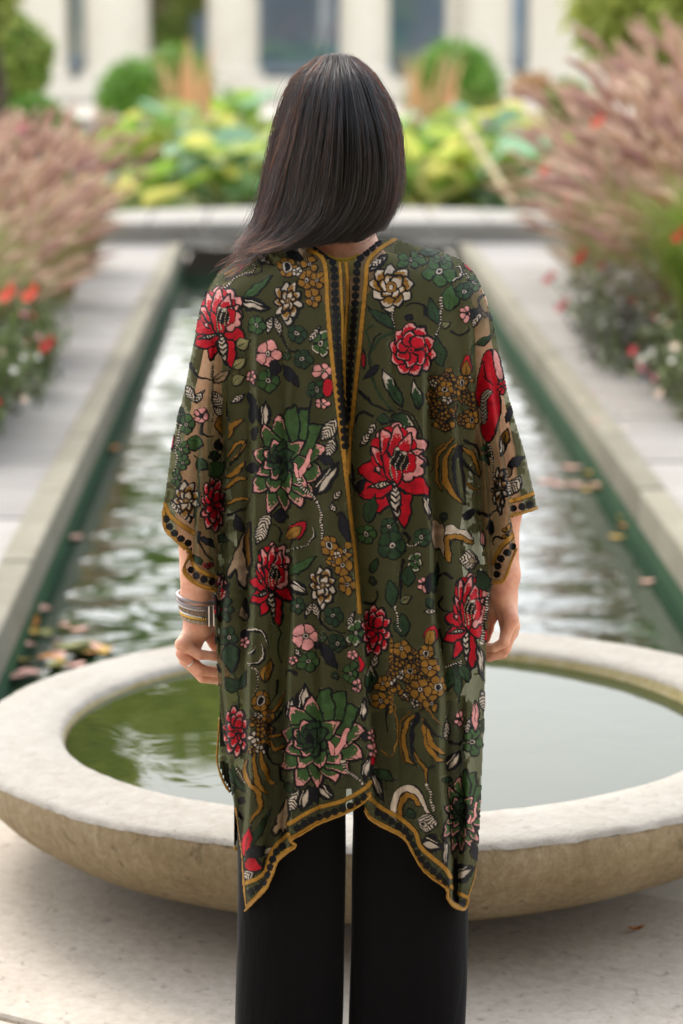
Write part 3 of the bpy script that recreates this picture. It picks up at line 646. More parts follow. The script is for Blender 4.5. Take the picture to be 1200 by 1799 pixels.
# ================================================================== THE KIMONO PRINT
# drawn on the flat cloth in its own coordinates; every velvet motif is then cut out as a raised pile of its own
X0, X1, Y0, Y1, ST = 278, 952, 412, 1610, 1.2
xs = np.arange(X0, X1, ST); ys = np.arange(Y0, Y1, ST); PX, PY = np.meshgrid(xs, ys); GH, GW = PX.shape
def vnoise(cell, seed, amp=1.0):
    q = np.random.default_rng(seed); a = q.random((int((Y1-Y0)/cell)+4, int((X1-X0)/cell)+4))
    u = (PX-X0)/cell; v = (PY-Y0)/cell; i = u.astype(int); j = v.astype(int); fu = u-i; fv = v-j
    fu = fu*fu*(3-2*fu); fv = fv*fv*(3-2*fv)
    return amp*((a[j, i]*(1-fu)+a[j, i+1]*fu)*(1-fv)+(a[j+1, i]*(1-fu)+a[j+1, i+1]*fu)*fv)
WX = PX+vnoise(14, 1, 5)-2.5+vnoise(5, 2, 2)-1; WY = PY+vnoise(14, 3, 5)-2.5+vnoise(5, 4, 2)-1
FN = vnoise(2.6, 5); MN = vnoise(9, 6)
colr = np.zeros((GH, GW, 3)); idm = np.zeros((GH, GW), np.int32); edgeL = np.zeros((GH, GW))
names = ['chiffon']; cur = [0]
def begin(n): names.append(n); cur[0] = len(names)-1
BLACK = np.array(S(9, 9, 11)); RED = np.array(S(164, 4, 26)); PINK = np.array(S(198, 134, 130)); GREEN = np.array(S(50, 76, 38)); DGREEN = np.array(S(30, 50, 28))
GOLD = np.array(S(126, 88, 28)); DGOLD = np.array(S(92, 64, 22)); WHITE = np.array(S(176, 162, 146)); BEIGE = np.array(S(146, 124, 100)); TRIM = np.array(S(142, 102, 34)); NAVY = np.array(S(16, 16, 23)); OLIVE = np.array(S(116, 112, 74))
def sub(x0, x1, y0, y1, m=5):
    i0 = max(0, int((x0-m-X0)/ST)); i1 = min(GW, int((x1+m-X0)/ST)+2); j0 = max(0, int((y0-m-Y0)/ST)); j1 = min(GH, int((y1+m-Y0)/ST)+2)
    return slice(j0, j1), slice(i0, i1)
def segdist(x, y, P, closed):
    Q = np.roll(P, -1, 0) if closed else P[1:]; A = P if closed else P[:-1]
    d = np.full(x.shape, 1e9); ins = np.zeros(x.shape, bool); arg = np.zeros(x.shape)
    for k, ((ax, ay), (bx, by)) in enumerate(zip(A, Q)):
        vx, vy = bx-ax, by-ay; l2 = vx*vx+vy*vy+1e-9
        t = np.clip(((x-ax)*vx+(y-ay)*vy)/l2, 0, 1); dd = (x-ax-t*vx)**2+(y-ay-t*vy)**2
        m = dd < d; d = np.where(m, dd, d); arg = np.where(m, k+t, arg)
        if closed and ay != by:
            c = ((ay > y) != (by > y)) & (x < (bx-ax)*(y-ay)/(by-ay)+ax); ins ^= c
    return np.sqrt(d), ins, arg
def poly(P, fill, ow=3.8, oc=BLACK, tip=None, stripes=None, warp=True):
    P = np.asarray(P, float); s = sub(P[:, 0].min(), P[:, 0].max(), P[:, 1].min(), P[:, 1].max())
    x, y = (WX[s], WY[s]) if warp else (PX[s], PY[s])
    if x.size == 0: return
    d, ins, _ = segdist(x, y, P, True); sd = np.where(ins, -d, d); h = ow/2
    t = np.clip(.5-(sd+h)/1.4, 0, 1)[..., None]
    c = np.broadcast_to(np.asarray(fill, float), x.shape+(3,))*(.60+.5*MN[s]+.14*FN[s])[..., None]  # mottled velvet sheen put into the fill colour by noise
    if tip is not None:
        tc, o, v, f = tip; pr = ((x-o[0])*v[0]+(y-o[1])*v[1])/(v[0]**2+v[1]**2)
        k = np.clip((pr-(1-f)+.16*(FN[s]-.5)+np.where(-sd < 3.2, .18, 0))/.05, 0, 1)*np.where(FN[s] > .26, 1, .45); k = k[..., None]
        c = c*(1-k)+tc*(.8+.3*MN[s][..., None])*k
    if stripes is not None:
        sc, o, v, n = stripes; pr = ((x-o[0])*v[0]+(y-o[1])*v[1])/(v[0]**2+v[1]**2); cr = ((x-o[0])*v[1]-(y-o[1])*v[0])/(v[0]**2+v[1]**2)
        k = (np.sin((pr+.5*np.abs(cr)*2)*n*6.283) > .1)[..., None]; c = np.where(k, sc, c)
    c = c*t+oc*(1-t); m = sd < h
    colr[s] = np.where(m[..., None], c, colr[s]); idm[s] = np.where(m, cur[0], idm[s])
    halo = (sd >= h) & (sd < h+1.5) & (FN[s] > .70) & (idm[s] == 0)
    edgeL[s] = np.maximum(edgeL[s], halo)
def stroke(P, w0, w1, c, oc=None, ow=1.5, dash=None, smooth=True, bulge=False, warp=True):
    P = catmull(P, 8) if smooth and len(P) > 2 else np.asarray(P, float); W_ = max(w0, w1)+ow*2
    s = sub(P[:, 0].min()-W_, P[:, 0].max()+W_, P[:, 1].min()-W_, P[:, 1].max()+W_)
    x, y = (WX[s], WY[s]) if warp else (PX[s], PY[s])
    if x.size == 0: return
    d, _, a = segdist(x, y, P, False); u = a/max(1, len(P)-1)
    w = (w0+(w1-w0)*u)/2
    if bulge: w = (.25+.75*np.sin(np.pi*np.clip(u, 0, 1))**.8)*w0/2
    cc = np.broadcast_to(np.asarray(c, float), x.shape+(3,))*(.78+.4*MN[s]+.12*FN[s])[..., None]  # same sheen mottling put into the stroke colour
    if dash is not None:
        L = np.r_[0, np.cumsum(np.linalg.norm(np.diff(P, axis=0), axis=1))]; al = np.interp(a, np.arange(len(P)), L)
        cc = np.where(((al % dash[1]) < dash[1]*.42)[..., None] & (d < w*.78)[..., None], dash[0], cc)
    o = 0 if oc is None else ow
    if oc is not None: cc = np.where((d > w)[..., None], oc, cc)
    m = d < w+o
    colr[s] = np.where(m[..., None], cc, colr[s]); idm[s] = np.where(m, cur[0], idm[s])
    halo = (d >= w+o) & (d < w+o+1.4) & (FN[s] > .74) & (idm[s] == 0); edgeL[s] = np.maximum(edgeL[s], halo)
def disc(x, y, r, c, ow=1.6, oc=BLACK, ry=None, warp=True):
    a = np.linspace(0, 6.283, 15)[:-1]; poly(np.c_[x+r*np.cos(a), y+(ry or r)*np.sin(a)], c, ow, oc, warp=warp)
def petal_pts(b, t, w, shape='round', lob=0):
    b = np.array(b, float); t = np.array(t, float); v = t-b; L = np.linalg.norm(v); v /= L; n = np.array([-v[1], v[0]])
    s = np.linspace(0, 1, 13)
    pr = {'round': np.sin(np.pi*s**.72*.97+.03)**.75*np.where(s > .9, 1, 1), 'leaf': np.sin(np.pi*s**.85)**1.1, 'heart': np.sin(np.pi*s**1.25*.93)**.8}[shape]
    lb = 1+lob*.16*np.abs(np.sin(s*11))
    A = b+v*(s*L)[:, None]*(1+.0*lb[:, None])+n*(w*pr*lb)[:, None]; B = b+v*(s*L)[:, None]-n*(w*pr*lb)[:, None]
    return np.concatenate([A, B[::-1][1:-1]]), b, v*L
def petal(b, t, w, fill, tip=None, tf=.25, shape='round', ow=3.6, stripes=None, lob=0):
    P, o, v = petal_pts(b, t, w, shape, lob)
    poly(P, fill, ow, tip=None if tip is None else (tip, o, v, tf), stripes=None if stripes is None else (stripes[0], o, v, stripes[1]))
def T(cx, cy, hw, hh, rot=0, flip=1):
    c, s = math.cos(rot), math.sin(rot)
    def f(x, y): x *= hw*flip; y *= hh; return (cx+c*x-s*y, cy+s*x+c*y)
    return f
def scallop(f, x, y, rx, ry, n, a0=0, a1=6.283, k=.13):
    a = np.linspace(a0, a1, n*6+1); r = 1-k+2*k*np.abs(np.sin((a-a0)/(a1-a0)*n*math.pi))**.8
    return np.array([f(x+rx*rr*math.cos(t), y+ry*rr*math.sin(t)) for t, rr in zip(a, r)])
def peony(cx, cy, hw, hh, rot=0, flip=1):
    begin('velvet_peony'); f = T(cx, cy, hw, hh, rot, flip); m = min(hw, hh)
    petal(f(.0, .05), f(-.42, .78), .24*m, RED, lob=1); petal(f(.05, .05), f(.38, 1.0), .30*m, RED, lob=1)
    petal(f(.02, .1), f(.12, .92), .16*m, WHITE, shape='leaf', stripes=(BLACK, 7))
    petal(f(.1, .0), f(.98, .36), .30*m, RED, lob=1); petal(f(-.05, .1), f(-.92, .46), .30*m, RED, lob=1); petal(f(-.05, .0), f(-1.0, -.06), .32*m, RED, lob=1)
    petal(f(-.05, .2), f(-.75, .28), .09*m, WHITE, shape='leaf', stripes=(BLACK, 6))
    poly(scallop(f, .12, -.42, .72, .52, 9), PINK); poly(scallop(f, -.02, -.40, .60, .46, 8), RED, 1.8)
    for x, y, w in ((-.66, -.5, .2), (-.40, -.86, .24), (.02, -.94, .25), (.42, -.82, .22), (.74, -.5, .2)):
        petal(f(.04, -.05), f(x, y), w*m, RED, PINK, .26)
    poly(scallop(f, .40, -.16, .42, .26, 6), PINK); poly(scallop(f, .34, -.22, .28, .2, 5), RED, 1.6)
    petal(f(.05, .18), f(-.28, -.42), .17*m, RED); petal(f(.1, .2), f(.02, -.5), .15*m, RED, WHITE, .2)
    disc(*f(.16, -.26), .24*m, BLACK, 0, ry=.3*m)
    for k, (a, b, c) in enumerate((((-.02, .1), (-.1, -.2), (.06, -.46)), ((.08, .08), (.04, -.2), (.18, -.44)), ((.2, .0), (.2, -.2), (.32, -.36)), ((.3, -.04), (.36, -.18), (.42, -.2)))):
        stroke([f(*a), f(*b), f(*c)], 1.8, 1.2, WHITE if k % 2 else BEIGE, dash=(BLACK, 4.5))
    disc(*f(.24, -.4), .07*m, WHITE, 1.2); disc(*f(.08, -.46), .06*m, WHITE, 1.2)
def carnation(cx, cy, rx, ry, rot=0, inner=RED, edge=PINK):
    begin('velvet_carnation'); f = T(cx, cy, rx, ry, rot); m = min(rx, ry)
    for k in range(10):
        a = k/10*6.283+.2; petal(f(.35*math.cos(a), .35*math.sin(a)), f(1.0*math.cos(a), 1.0*math.sin(a)), .31*m, inner, edge, .3, lob=1)
    for k in range(7):
        a = k/7*6.283; petal(f(.1*math.cos(a), .1*math.sin(a)), f(.68*math.cos(a), .68*math.sin(a)), .29*m, inner, edge, .14, lob=1)
    disc(*f(0, 0), .15*m, inner, 2); disc(*f(0, 0), .06*m, BLACK, 0)
def rosette(cx, cy, rx, ry, rot=0, a=GOLD, b=WHITE):
    begin('velvet_rosette'); f = T(cx, cy, rx, ry, rot); m = min(rx, ry)
    petal(f(0, .4), f(.1, 1.25), .3*m, b, None, lob=1)
    for k in range(9):
        t = k/9*6.283+.3; petal(f(.3*math.cos(t), .3*math.sin(t)), f(math.cos(t), math.sin(t)), .33*m, a if k % 3 else b, b, .34)
    for k in range(6):
        t = k/6*6.283; petal(f(.05*math.cos(t), .05*math.sin(t)), f(.62*math.cos(t), .62*math.sin(t)), .27*m, b, a, .3)
    disc(*f(0, 0), .24*m, a, 1.8); disc(*f(0, 0), .1*m, WHITE, 1.5)
def gpeony(cx, cy, hw, hh, rot=0, flip=1):
    begin('velvet_green_peony'); f = T(cx, cy, hw, hh, rot, flip); m = min(hw, hh); ox, oy = -.28, .02
    for k, (x, y, w) in enumerate(((-.55, .98, .26), (-.1, 1.0, .24), (-.95, .6, .3), (.35, .86, .3), (.62, .72, .3), (.95, .36, .34), (1.0, -.2, .34), (.84, -.62, .36), (.5, -.92, .34), (.12, -.98, .32), (-.3, -.82, .26), (-.74, -.6, .26), (-.98, -.1, .28))):
        petal(f(ox*.6, oy), f(x, y), w*m, GREEN, PINK if k not in (8, 9, 7) else None, .17, lob=0)
    for k, (x, y, w) in enumerate(((.5, .5, .26), (.62, .12, .26), (.4, -.34, .24), (.02, .62, .24), (-.5, .62, .24), (-.84, .3, .24))):
        petal(f(ox, oy+.04), f(x, y), w*m, GREEN, PINK, .2)
    stroke([f(.3, .28), f(.48, .08), f(.56, -.16)], .15*m, .1*m, PINK, BLACK, 1.6); stroke([f(-.02, .2), f(.16, .12), f(.24, .3)], .13*m, .1*m, PINK, BLACK, 1.6)
    for k in range(8):
        t = k/8*6.283+.4; petal(f(ox, oy), f(ox+.44*math.cos(t), oy+.40*math.sin(t)), .19*m, DGREEN*1.25, PINK if k in (2, 3, 4, 5) else None, .22)
    for k in range(6):
        t = k/6*6.283; petal(f(ox, oy), f(ox+.25*math.cos(t), oy+.22*math.sin(t)), .11*m, DGREEN, ow=2)
    disc(*f(ox, oy), .1*m, BLACK, 0, ry=.14*m)
def small(cx, cy, r, c=GREEN, ry=None, n=5, rot=0.0, eye=WHITE, tip=None):
    begin('velvet_flower'); f = T(cx, cy, r, ry or r, rot); m = min(r, ry or r)
    for k in range(n):
        t = k/n*6.283-1.2; petal(f(.12*math.cos(t), .12*math.sin(t)), f(math.cos(t), math.sin(t)), .42*m, c, tip, .2, 'heart', 2.0, lob=1)
    disc(*f(0, 0), .24*m, eye, 1.8); disc(*f(0, 0), .12*m, BLACK, 0)
def daisy(cx, cy, r, ry=None): 
    small(cx, cy, r, GOLD, ry, 6, .3, BLACK, None); disc(cx, cy, r*.48, WHITE, 1.6); disc(cx, cy, r*.3, BLACK, 0, ry=r*.36)
def leaf(b, t, w, c=GREEN, kind='green'):
    begin('velvet_leaf')
    if kind == 'green':
        petal(b, t, w, c, shape='leaf', ow=2.4); stroke([b, (np.array(b)*.35+np.array(t)*.65)], 2, 1.2, BLACK, dash=(DGREEN*1.6, 4))
    elif kind == 'bw':
        petal(b, t, w, BLACK, shape='leaf', ow=2.4); v = np.array(t, float)-np.array(b, float); n = np.array([-v[1], v[0]])/np.linalg.norm(v)
        petal(np.array(b)+v*.12+n*w*.25, np.array(b)+v*.86+n*w*.12, w*.36, WHITE, shape='leaf', ow=1.0); stroke([np.array(b)+v*.2-n*w*.4, np.array(b)+v*.75-n*w*.35], 1.6, 1.0, WHITE)
    elif kind == 'hatch': petal(b, t, w, WHITE, shape='leaf', stripes=(BLACK, max(3, np.hypot(t[0]-b[0], t[1]-b[1])/6.0)), ow=2.6)
    elif kind == 'black': petal(b, t, w, NAVY, shape='leaf', ow=2.2)
    elif kind == 'speck': petal(b, t, w, DGREEN*1.2, WHITE, .3, shape='leaf', ow=3.2); stroke([b, (np.array(b)*.4+np.array(t)*.6)], 1.8, 1, BLACK)
    elif kind == 'bud':
        petal(b, t, w, RED, shape='round', ow=2.2); petal(b, np.array(b)*.25+np.array(t)*.75, w*.8, GOLD, shape='round', ow=1.8); stroke([b, (np.array(b)*.5+np.array(t)*.5)], 1.5, 1, BLACK)
def vine(P, w0=4, w1=1.5, c=BLACK, rope=False, gold=False):
    begin('velvet_tendril')
    if rope: stroke(P, w0, w1, BLACK, dash=(WHITE, 4.6))
    elif gold: stroke(P, w0, w1, GOLD, BLACK, 1.6, bulge=True)
    else: stroke(P, w0, w1, c)
def swirl(P, w=6): begin('velvet_tendril'); stroke(P, w, 1, BLACK, bulge=True); Q = np.array(P, float)-np.array([1.2, 1.4]); stroke(Q, 1.8, 1, WHITE)
def goldspray(cx, cy, rx, ry, seed, n=26):
    q = np.random.default_rng(seed); begin('velvet_spray')
    for _ in range(n*2):
        a = q.random()*6.283; r = math.sqrt(q.random()); disc(cx+rx*r*math.cos(a), cy+ry*r*math.sin(a), q.uniform(2.6, 5), GOLD if q.random() < .7 else DGOLD, 1.8, ry=q.uniform(3, 6))
    for _ in range(n):
        a = q.random()*6.283; r = math.sqrt(q.random())*.95; x, y = cx+rx*r*math.cos(a), cy+ry*r*math.sin(a); s = q.uniform(6, 11)
        begin('velvet_flower'); c_ = GOLD*q.uniform(.55, 1.0) if q.random() < .8 else WHITE
        for k in range(5):
            t = k/5*6.283+a; petal((x, y), (x+s*math.cos(t), y+s*math.sin(t)), s*.4, c_, shape='heart', ow=2.4)
        disc(x, y, s*.25, BLACK, 0)
# --- placements, upper part
leaf((497, 430), (534, 462), 9, kind='black'); leaf((395, 487), (432, 461), 8, kind='bud'); vine([(394, 506), (408, 492), (425, 484), (442, 480), (447, 470), (440, 464)], 4, 2.5, rope=True); vine([(430, 486), (450, 482), (462, 474), (460, 460), (452, 460)], 3.5, 2)
leaf((425, 528), (478, 484), 8); leaf((420, 528), (474, 542), 12, kind='bw'); leaf((448, 447), (480, 466), 5, kind='hatch')
peony(386, 574, 48, 72, -.05); vine([(372, 640), (372, 672), (373, 710), (372, 742)], 4, 3, rope=True)
daisy(505, 469, 20, 17); small(543, 464, 17, GOLD, 15, 3); small(538, 492, 17, GOLD, 18, 5); small(558, 491, 15, GOLD, 16); small(550, 524, 15, GOLD, 19); small(522, 478, 9, WHITE)
rosette(506, 528, 26, 36); leaf((480, 556), (468, 588), 6, kind='hatch'); leaf((486, 556), (494, 592), 7, kind='hatch'); vine([(480, 556), (470, 560), (466, 575)], 4, 2)
small(452, 571, 16); small(523, 586, 17, DGREEN); small(533, 630, 17, DGREEN); small(565, 603, 19, GREEN, 24, tip=WHITE); leaf((545, 598), (562, 572), 6, kind='hatch'); small(472, 668, 21, GREEN); small(557, 684, 20, DGREEN*1.2, 16)
small(472, 622, 24, PINK, 25); small(567, 652, 21, PINK, 15); disc(577, 680, 10, RED, 2, ry=15); small(568, 708, 14, PINK, 10); leaf((488, 632), (476, 662), 9, kind='black'); leaf((495, 640), (526, 680), 9, kind='black'); small(503, 624, 8); leaf((440, 655), (448, 676), 5, PINK)
vine([(497, 590), (503, 610), (515, 616), (525, 614)], 4, 2); small(442, 660, 9, PINK)
for x, y in ((428, 603), (420, 637), (418, 667)): leaf((x-12, y+8), (x+13, y-8), 10, OLIVE*1.1)
vine([(335, 640), (345, 655), (358, 664), (372, 668)], 6, 2); leaf((372, 672), (404, 650), 8, BEIGE); leaf((372, 688), (400, 722), 11, kind='hatch'); leaf((372, 714), (404, 736), 7, kind='hatch')
leaf((328, 678), (346, 706), 8, kind='hatch'); leaf((344, 704), (359, 684), 6, kind='hatch'); small(352, 730, 12, PINK, 14, eye=BLACK); leaf((408, 708), (432, 694), 6, kind='hatch'); leaf((438, 690), (446, 720), 6, kind='black')
small(328, 744, 16, GREEN, 18); leaf((330, 772), (356, 782), 14, GREEN); small(320, 790, 13, GREEN, 18); small(321, 812, 12, GREEN, 15); small(311, 838, 9, GREEN, 16); leaf((302, 750), (304, 792), 5, RED); vine([(318, 716), (318, 740), (312, 780), (306, 830)], 4, 3, rope=True); small(315, 728, 10, DGREEN, 14)
leaf((385, 730), (388, 768), 8, GOLD); vine([(402, 770), (410, 748), (426, 738)], 8, 2, gold=True); vine([(402, 800), (416, 778), (428, 775), (424, 790), (404, 812)], 6, 2, gold=True); vine([(398, 838), (414, 828), (430, 812)], 8, 3, gold=True); vine([(396, 858), (415, 842), (432, 838)], 7, 3, gold=True); vine([(398, 885), (420, 876), (438, 878)], 6, 3, gold=True); vine([(402, 815), (418, 800), (432, 770)], 5, 2); vine([(400, 905), (420, 898), (436, 886)], 5, 2)
leaf((366, 836), (394, 812), 15, GREEN); leaf((346, 808), (362, 824), 10, DGREEN*1.2); rosette(327, 879, 24, 36); carnation(374, 886, 22, 50); vine([(350, 935), (352, 955), (365, 975), (372, 985)], 6, 2); leaf((352, 940), (378, 962), 6, kind='black'); small(364, 992, 10, RED, 6); vine([(340, 800), (350, 812), (348, 860), (342, 930)], 3, 2, DGREEN)
leaf((296, 890), (308, 906), 6, kind='bw'); leaf((300, 880), (318, 912), 5, kind='hatch')
leaf((463, 757), (465, 702), 11, kind='bw'); gpeony(508, 806, 66, 98); leaf((566, 774), (592, 733), 12, kind='hatch'); leaf((576, 806), (588, 764), 9, kind='hatch'); leaf((552, 872), (596, 812), 14, kind='bw'); leaf((446, 705), (444, 745), 8, kind='black'); leaf((560, 800), (590, 818), 7, kind='black')
vine([(526, 842), (532, 858), (550, 872), (562, 896), (566, 944)], 8, 4, rope=True)
# --- middle left
leaf((508, 908), (476, 904), 12, kind='black'); leaf((452, 954), (474, 898), 11, kind='hatch'); leaf((504, 946), (537, 916), 13, kind='bud'); vine([(503, 968), (520, 964), (542, 954), (552, 932)], 4, 2, rope=True); vine([(508, 962), (512, 955), (516, 945)], 3, 2); swirl([(545, 950), (552, 940), (550, 926)], 4)
begin('velvet_leaf'); poly(catmull([(440, 918), (428, 935), (414, 968), (401, 1004), (405, 1014), (415, 1002), (422, 1028), (430, 1032), (436, 1008), (441, 1004)], 5, True), BEIGE); poly(catmull([(441, 922), (430, 945), (428, 975), (440, 1000)], 5, True), DGOLD)
peony(476, 1026, 38, 74, .02); leaf((505, 1012), (554, 976), 9); leaf((508, 1022), (540, 1046), 11, kind='bw'); vine([(478, 1085), (490, 1110), (488, 1140), (492, 1165)], 4, 2, DGREEN*.8)
leaf((596, 900), (612, 952), 8, kind='black'); vine([(590, 903), (602, 903), (611, 918)], 6, 3)
daisy(578, 958, 16, 20); small(607, 966, 17, GOLD, 16, 3); small(583, 985, 10, GOLD); small(592, 975, 8, WHITE); small(602, 993, 18, GOLD, 20); small(609, 1027, 15, GOLD, 19); rosette(566, 1029, 24, 36)
small(521, 1064, 13, DGREEN*1.2, 15); leaf((545, 1058), (536, 1087), 6, kind='hatch'); leaf((549, 1058), (560, 1088), 7, kind='hatch'); small(586, 1083, 17, DGREEN, 18); small(593, 1130, 17, DGREEN, 17); small(624, 1112, 16, GREEN, 24, tip=WHITE); leaf((610, 1098), (622, 1074), 6, kind='hatch'); vine([(562, 1086), (568, 1100), (584, 1108), (606, 1110)], 4, 2); vine([(585, 1140), (605, 1135), (622, 1130)], 3, 2)
small(536, 1118, 25, PINK, 24); small(540, 1162, 21, GREEN, 19); small(567, 1120, 9, GREEN); leaf((560, 1128), (592, 1174), 10, kind='black'); leaf((552, 1128), (566, 1140), 8, kind='black'); small(514, 1158, 8, PINK); small(620, 1150, 11, PINK, 10); small(616, 1182, 15, GREEN, 20); small(627, 1205, 9, PINK, 12); disc(634, 1165, 4, RED, 1.5, ry=14); leaf((518, 1140), (526, 1152), 5, kind='hatch')
peony(383, 1050, 18, 42); small(398, 1070, 13, DGREEN, 22); leaf((432, 1092), (424, 1062), 8, BEIGE*.7); leaf((436, 1080), (428, 1050), 5, kind='black'); small(402, 1120, 16, DGREEN, 22); petal((404, 1130), (408, 1178), 15, DGREEN); small(430, 1128, 9, PINK, 12, eye=BLACK); leaf((424, 1118), (440, 1105), 7, kind='black')
swirl([(437, 1107), (452, 1107), (465, 1116), (472, 1136)], 7); swirl([(440, 1168), (456, 1162), (463, 1146), (461, 1132)], 7); swirl([(438, 1148), (445, 1146), (448, 1138)], 4); vine([(437, 1166), (446, 1178), (462, 1186)], 3, 2, rope=True); leaf((461, 1198), (477, 1156), 10, GOLD); leaf((418, 1216), (396, 1188), 12, DGREEN); leaf((416, 1214), (434, 1180), 9, DGREEN*.8); vine([(410, 1180), (416, 1200), (419, 1240)], 4, 2, DGREEN*.6); vine([(447, 1175), (452, 1195), (446, 1215)], 4, 2, rope=True); vine([(486, 1195), (488, 1212), (478, 1230)], 6, 2)
# --- lower left
daisy(458, 1231, 17, 20); small(470, 1258, 13, GOLD); small(449, 1266, 11, GOLD); goldspray(455, 1294, 26, 34, 4, 11); small(452, 1256, 10, WHITE, 6)
vine([(432, 1335), (434, 1368), (452, 1395), (456, 1420), (440, 1443)], 9, 3, gold=True); vine([(447, 1325), (448, 1360), (458, 1385), (470, 1393)], 8, 3, gold=True); vine([(459, 1318), (462, 1345), (472, 1368), (484, 1376)], 9, 3, gold=True); vine([(466, 1310), (474, 1335), (490, 1342), (504, 1330)], 6, 2); vine([(472, 1300), (486, 1318), (502, 1308)], 6, 2, gold=True); vine([(468, 1280), (484, 1262), (502, 1236)], 6, 2); vine([(474, 1252), (488, 1240), (502, 1218)], 5, 2, gold=True); vine([(470, 1292), (486, 1292), (503, 1285)], 5, 2, gold=True)
carnation(414, 1284, 22, 46); leaf((400, 1350), (428, 1392), 6, DGREEN); vine([(410, 1345), (416, 1370), (432, 1392)], 4, 2, DGREEN); vine([(416, 1350), (424, 1362), (430, 1375)], 4, 3, rope=True); leaf((416, 1404), (432, 1410), 5, kind='black')
leaf((530, 1252), (536, 1200), 13, kind='bw'); leaf((507, 1262), (516, 1226), 9, kind='bw'); gpeony(566, 1296, 76, 90); vine([(603, 1338), (608, 1352), (622, 1362), (638, 1378)], 9, 6, rope=True); leaf((641, 1372), (648, 1322), 9, kind='bw'); leaf((637, 1262), (642, 1226), 7, kind='bw'); leaf((636, 1300), (648, 1290), 8, kind='black')
leaf((508, 1424), (526, 1384), 9, kind='hatch'); leaf((530, 1424), (542, 1380), 13, kind='bw'); leaf((560, 1380), (586, 1404), 11, kind='bw'); leaf((548, 1384), (560, 1412), 7, kind='black')
begin('velvet_leaf'); poly(catmull([(505, 1402), (494, 1418), (486, 1440), (478, 1458), (484, 1466), (490, 1456), (496, 1468), (501, 1458), (506, 1462)], 5, True), BEIGE)
leaf((430, 1506), (440, 1450), 10, RED); petal((428, 1512), (462, 1526), 12, RED, lob=1); leaf((432, 1500), (474, 1488), 10, kind='black'); leaf((440, 1486), (478, 1420), 5, DGREEN*1.3); leaf((428, 1542), (444, 1532), 9, kind='hatch'); leaf((462, 1500), (477, 1488), 5, WHITE)
# --- upper right
leaf((647, 476), (681, 447), 11, kind='bw'); leaf((655, 470), (672, 452), 6, kind='hatch'); rosette(688, 504, 40, 38, .2); vine([(690, 545), (688, 558), (692, 572)], 6, 5, rope=True); leaf((692, 576), (646, 538), 9, DGREEN); leaf((716, 562), (720, 552), 6, kind='black')
small(722, 458, 27, GREEN, 15); small(772, 478, 31, GREEN, 25, rot=.3, tip=None); small(777, 457, 18, GREEN, 9); small(833, 497, 13, GREEN, 17); leaf((786, 548), (794, 498), 16, GREEN); small(815, 512, 15, DGREEN*1.2, 15); leaf((736, 444), (776, 440), 8, DGREEN); leaf((812, 462), (834, 480), 5, RED); swirl([(798, 494), (808, 486), (808, 472), (800, 470)], 7); vine([(806, 482), (818, 484), (824, 492)], 4, 3, rope=True); vine([(770, 440), (795, 448), (815, 464)], 3, 2, rope=True)
leaf((768, 570), (752, 522), 11, DGREEN*1.25); vine([(774, 524), (773, 560), (764, 590), (756, 606)], 4, 3, rope=True); leaf((777, 645), (764, 590), 11, DGREEN*1.1); leaf((775, 574), (790, 566), 6, OLIVE); small(817, 551, 12, PINK, 16, eye=BLACK); leaf((826, 560), (838, 538), 8, kind='black'); leaf((832, 574), (843, 546), 6, kind='hatch'); vine([(832, 545), (850, 556), (852, 546)], 5, 2)
carnation(724, 615, 43, 48); vine([(688, 580), (664, 598), (650, 625), (650, 655), (662, 690), (684, 716), (692, 722)], 5, 3, DGREEN*.8); vine([(668, 585), (655, 600), (646, 640)], 3, 2); leaf((664, 640), (640, 668), 6, kind='black'); leaf((707, 716), (671, 648), 11, kind='speck'); leaf((737, 718), (725, 668), 10, kind='speck'); leaf((688, 728), (732, 752), 12, kind='speck'); vine([(630, 688), (650, 704), (672, 720), (692, 722)], 7, 3); vine([(700, 718), (728, 732), (742, 770), (742, 796)], 3, 2); vine([(655, 570), (645, 580), (650, 610)], 3, 2, DGREEN)
leaf((640, 612), (638, 650), 4, RED)
goldspray(778, 700, 26, 56, 6, 24); goldspray(818, 705, 15, 45, 7, 9); begin('velvet_flower'); daisy(782, 684, 13, 16); daisy(828, 738, 12, 18); daisy(811, 672, 12, 14); leaf((818, 660), (820, 622), 10, kind='bud')
vine([(800, 782), (786, 800), (781, 835), (794, 868), (812, 884)], 9, 3, gold=True); vine([(804, 790), (796, 820), (800, 860), (815, 888)], 8, 3, NAVY); vine([(806, 786), (812, 830), (817, 888)], 7, 3, NAVY); vine([(794, 772), (772, 796), (768, 835), (776, 860)], 5, 2, gold=True); vine([(780, 778), (764, 795), (758, 830)], 4, 2, DGOLD); vine([(812, 786), (832, 800), (842, 834)], 8, 3, gold=True); vine([(814, 810), (830, 832), (842, 838)], 6, 2); vine([(815, 774), (838, 786), (844, 806)], 5, 2); vine([(820, 850), (836, 860), (844, 856)], 5, 2, DGOLD)
begin('velvet_peony'); poly(catmull([(856, 614), (846, 632), (838, 668), (836, 700), (848, 728), (844, 752), (856, 776), (868, 766), (876, 740), (880, 700), (874, 660), (866, 622)], 5, True), RED, 3); poly(catmull([(866, 616), (874, 622), (882, 642), (884, 662), (874, 664), (868, 640)], 4, True), PINK, 2.4); poly(catmull([(858, 684), (848, 694), (844, 720), (848, 744), (858, 736), (856, 708), (866, 690)], 5, True), WHITE, 2.2, stripes=(BLACK, (850, 690), (0, 50), 8)); vine([(846, 632), (856, 664), (868, 676)], 3, 2)
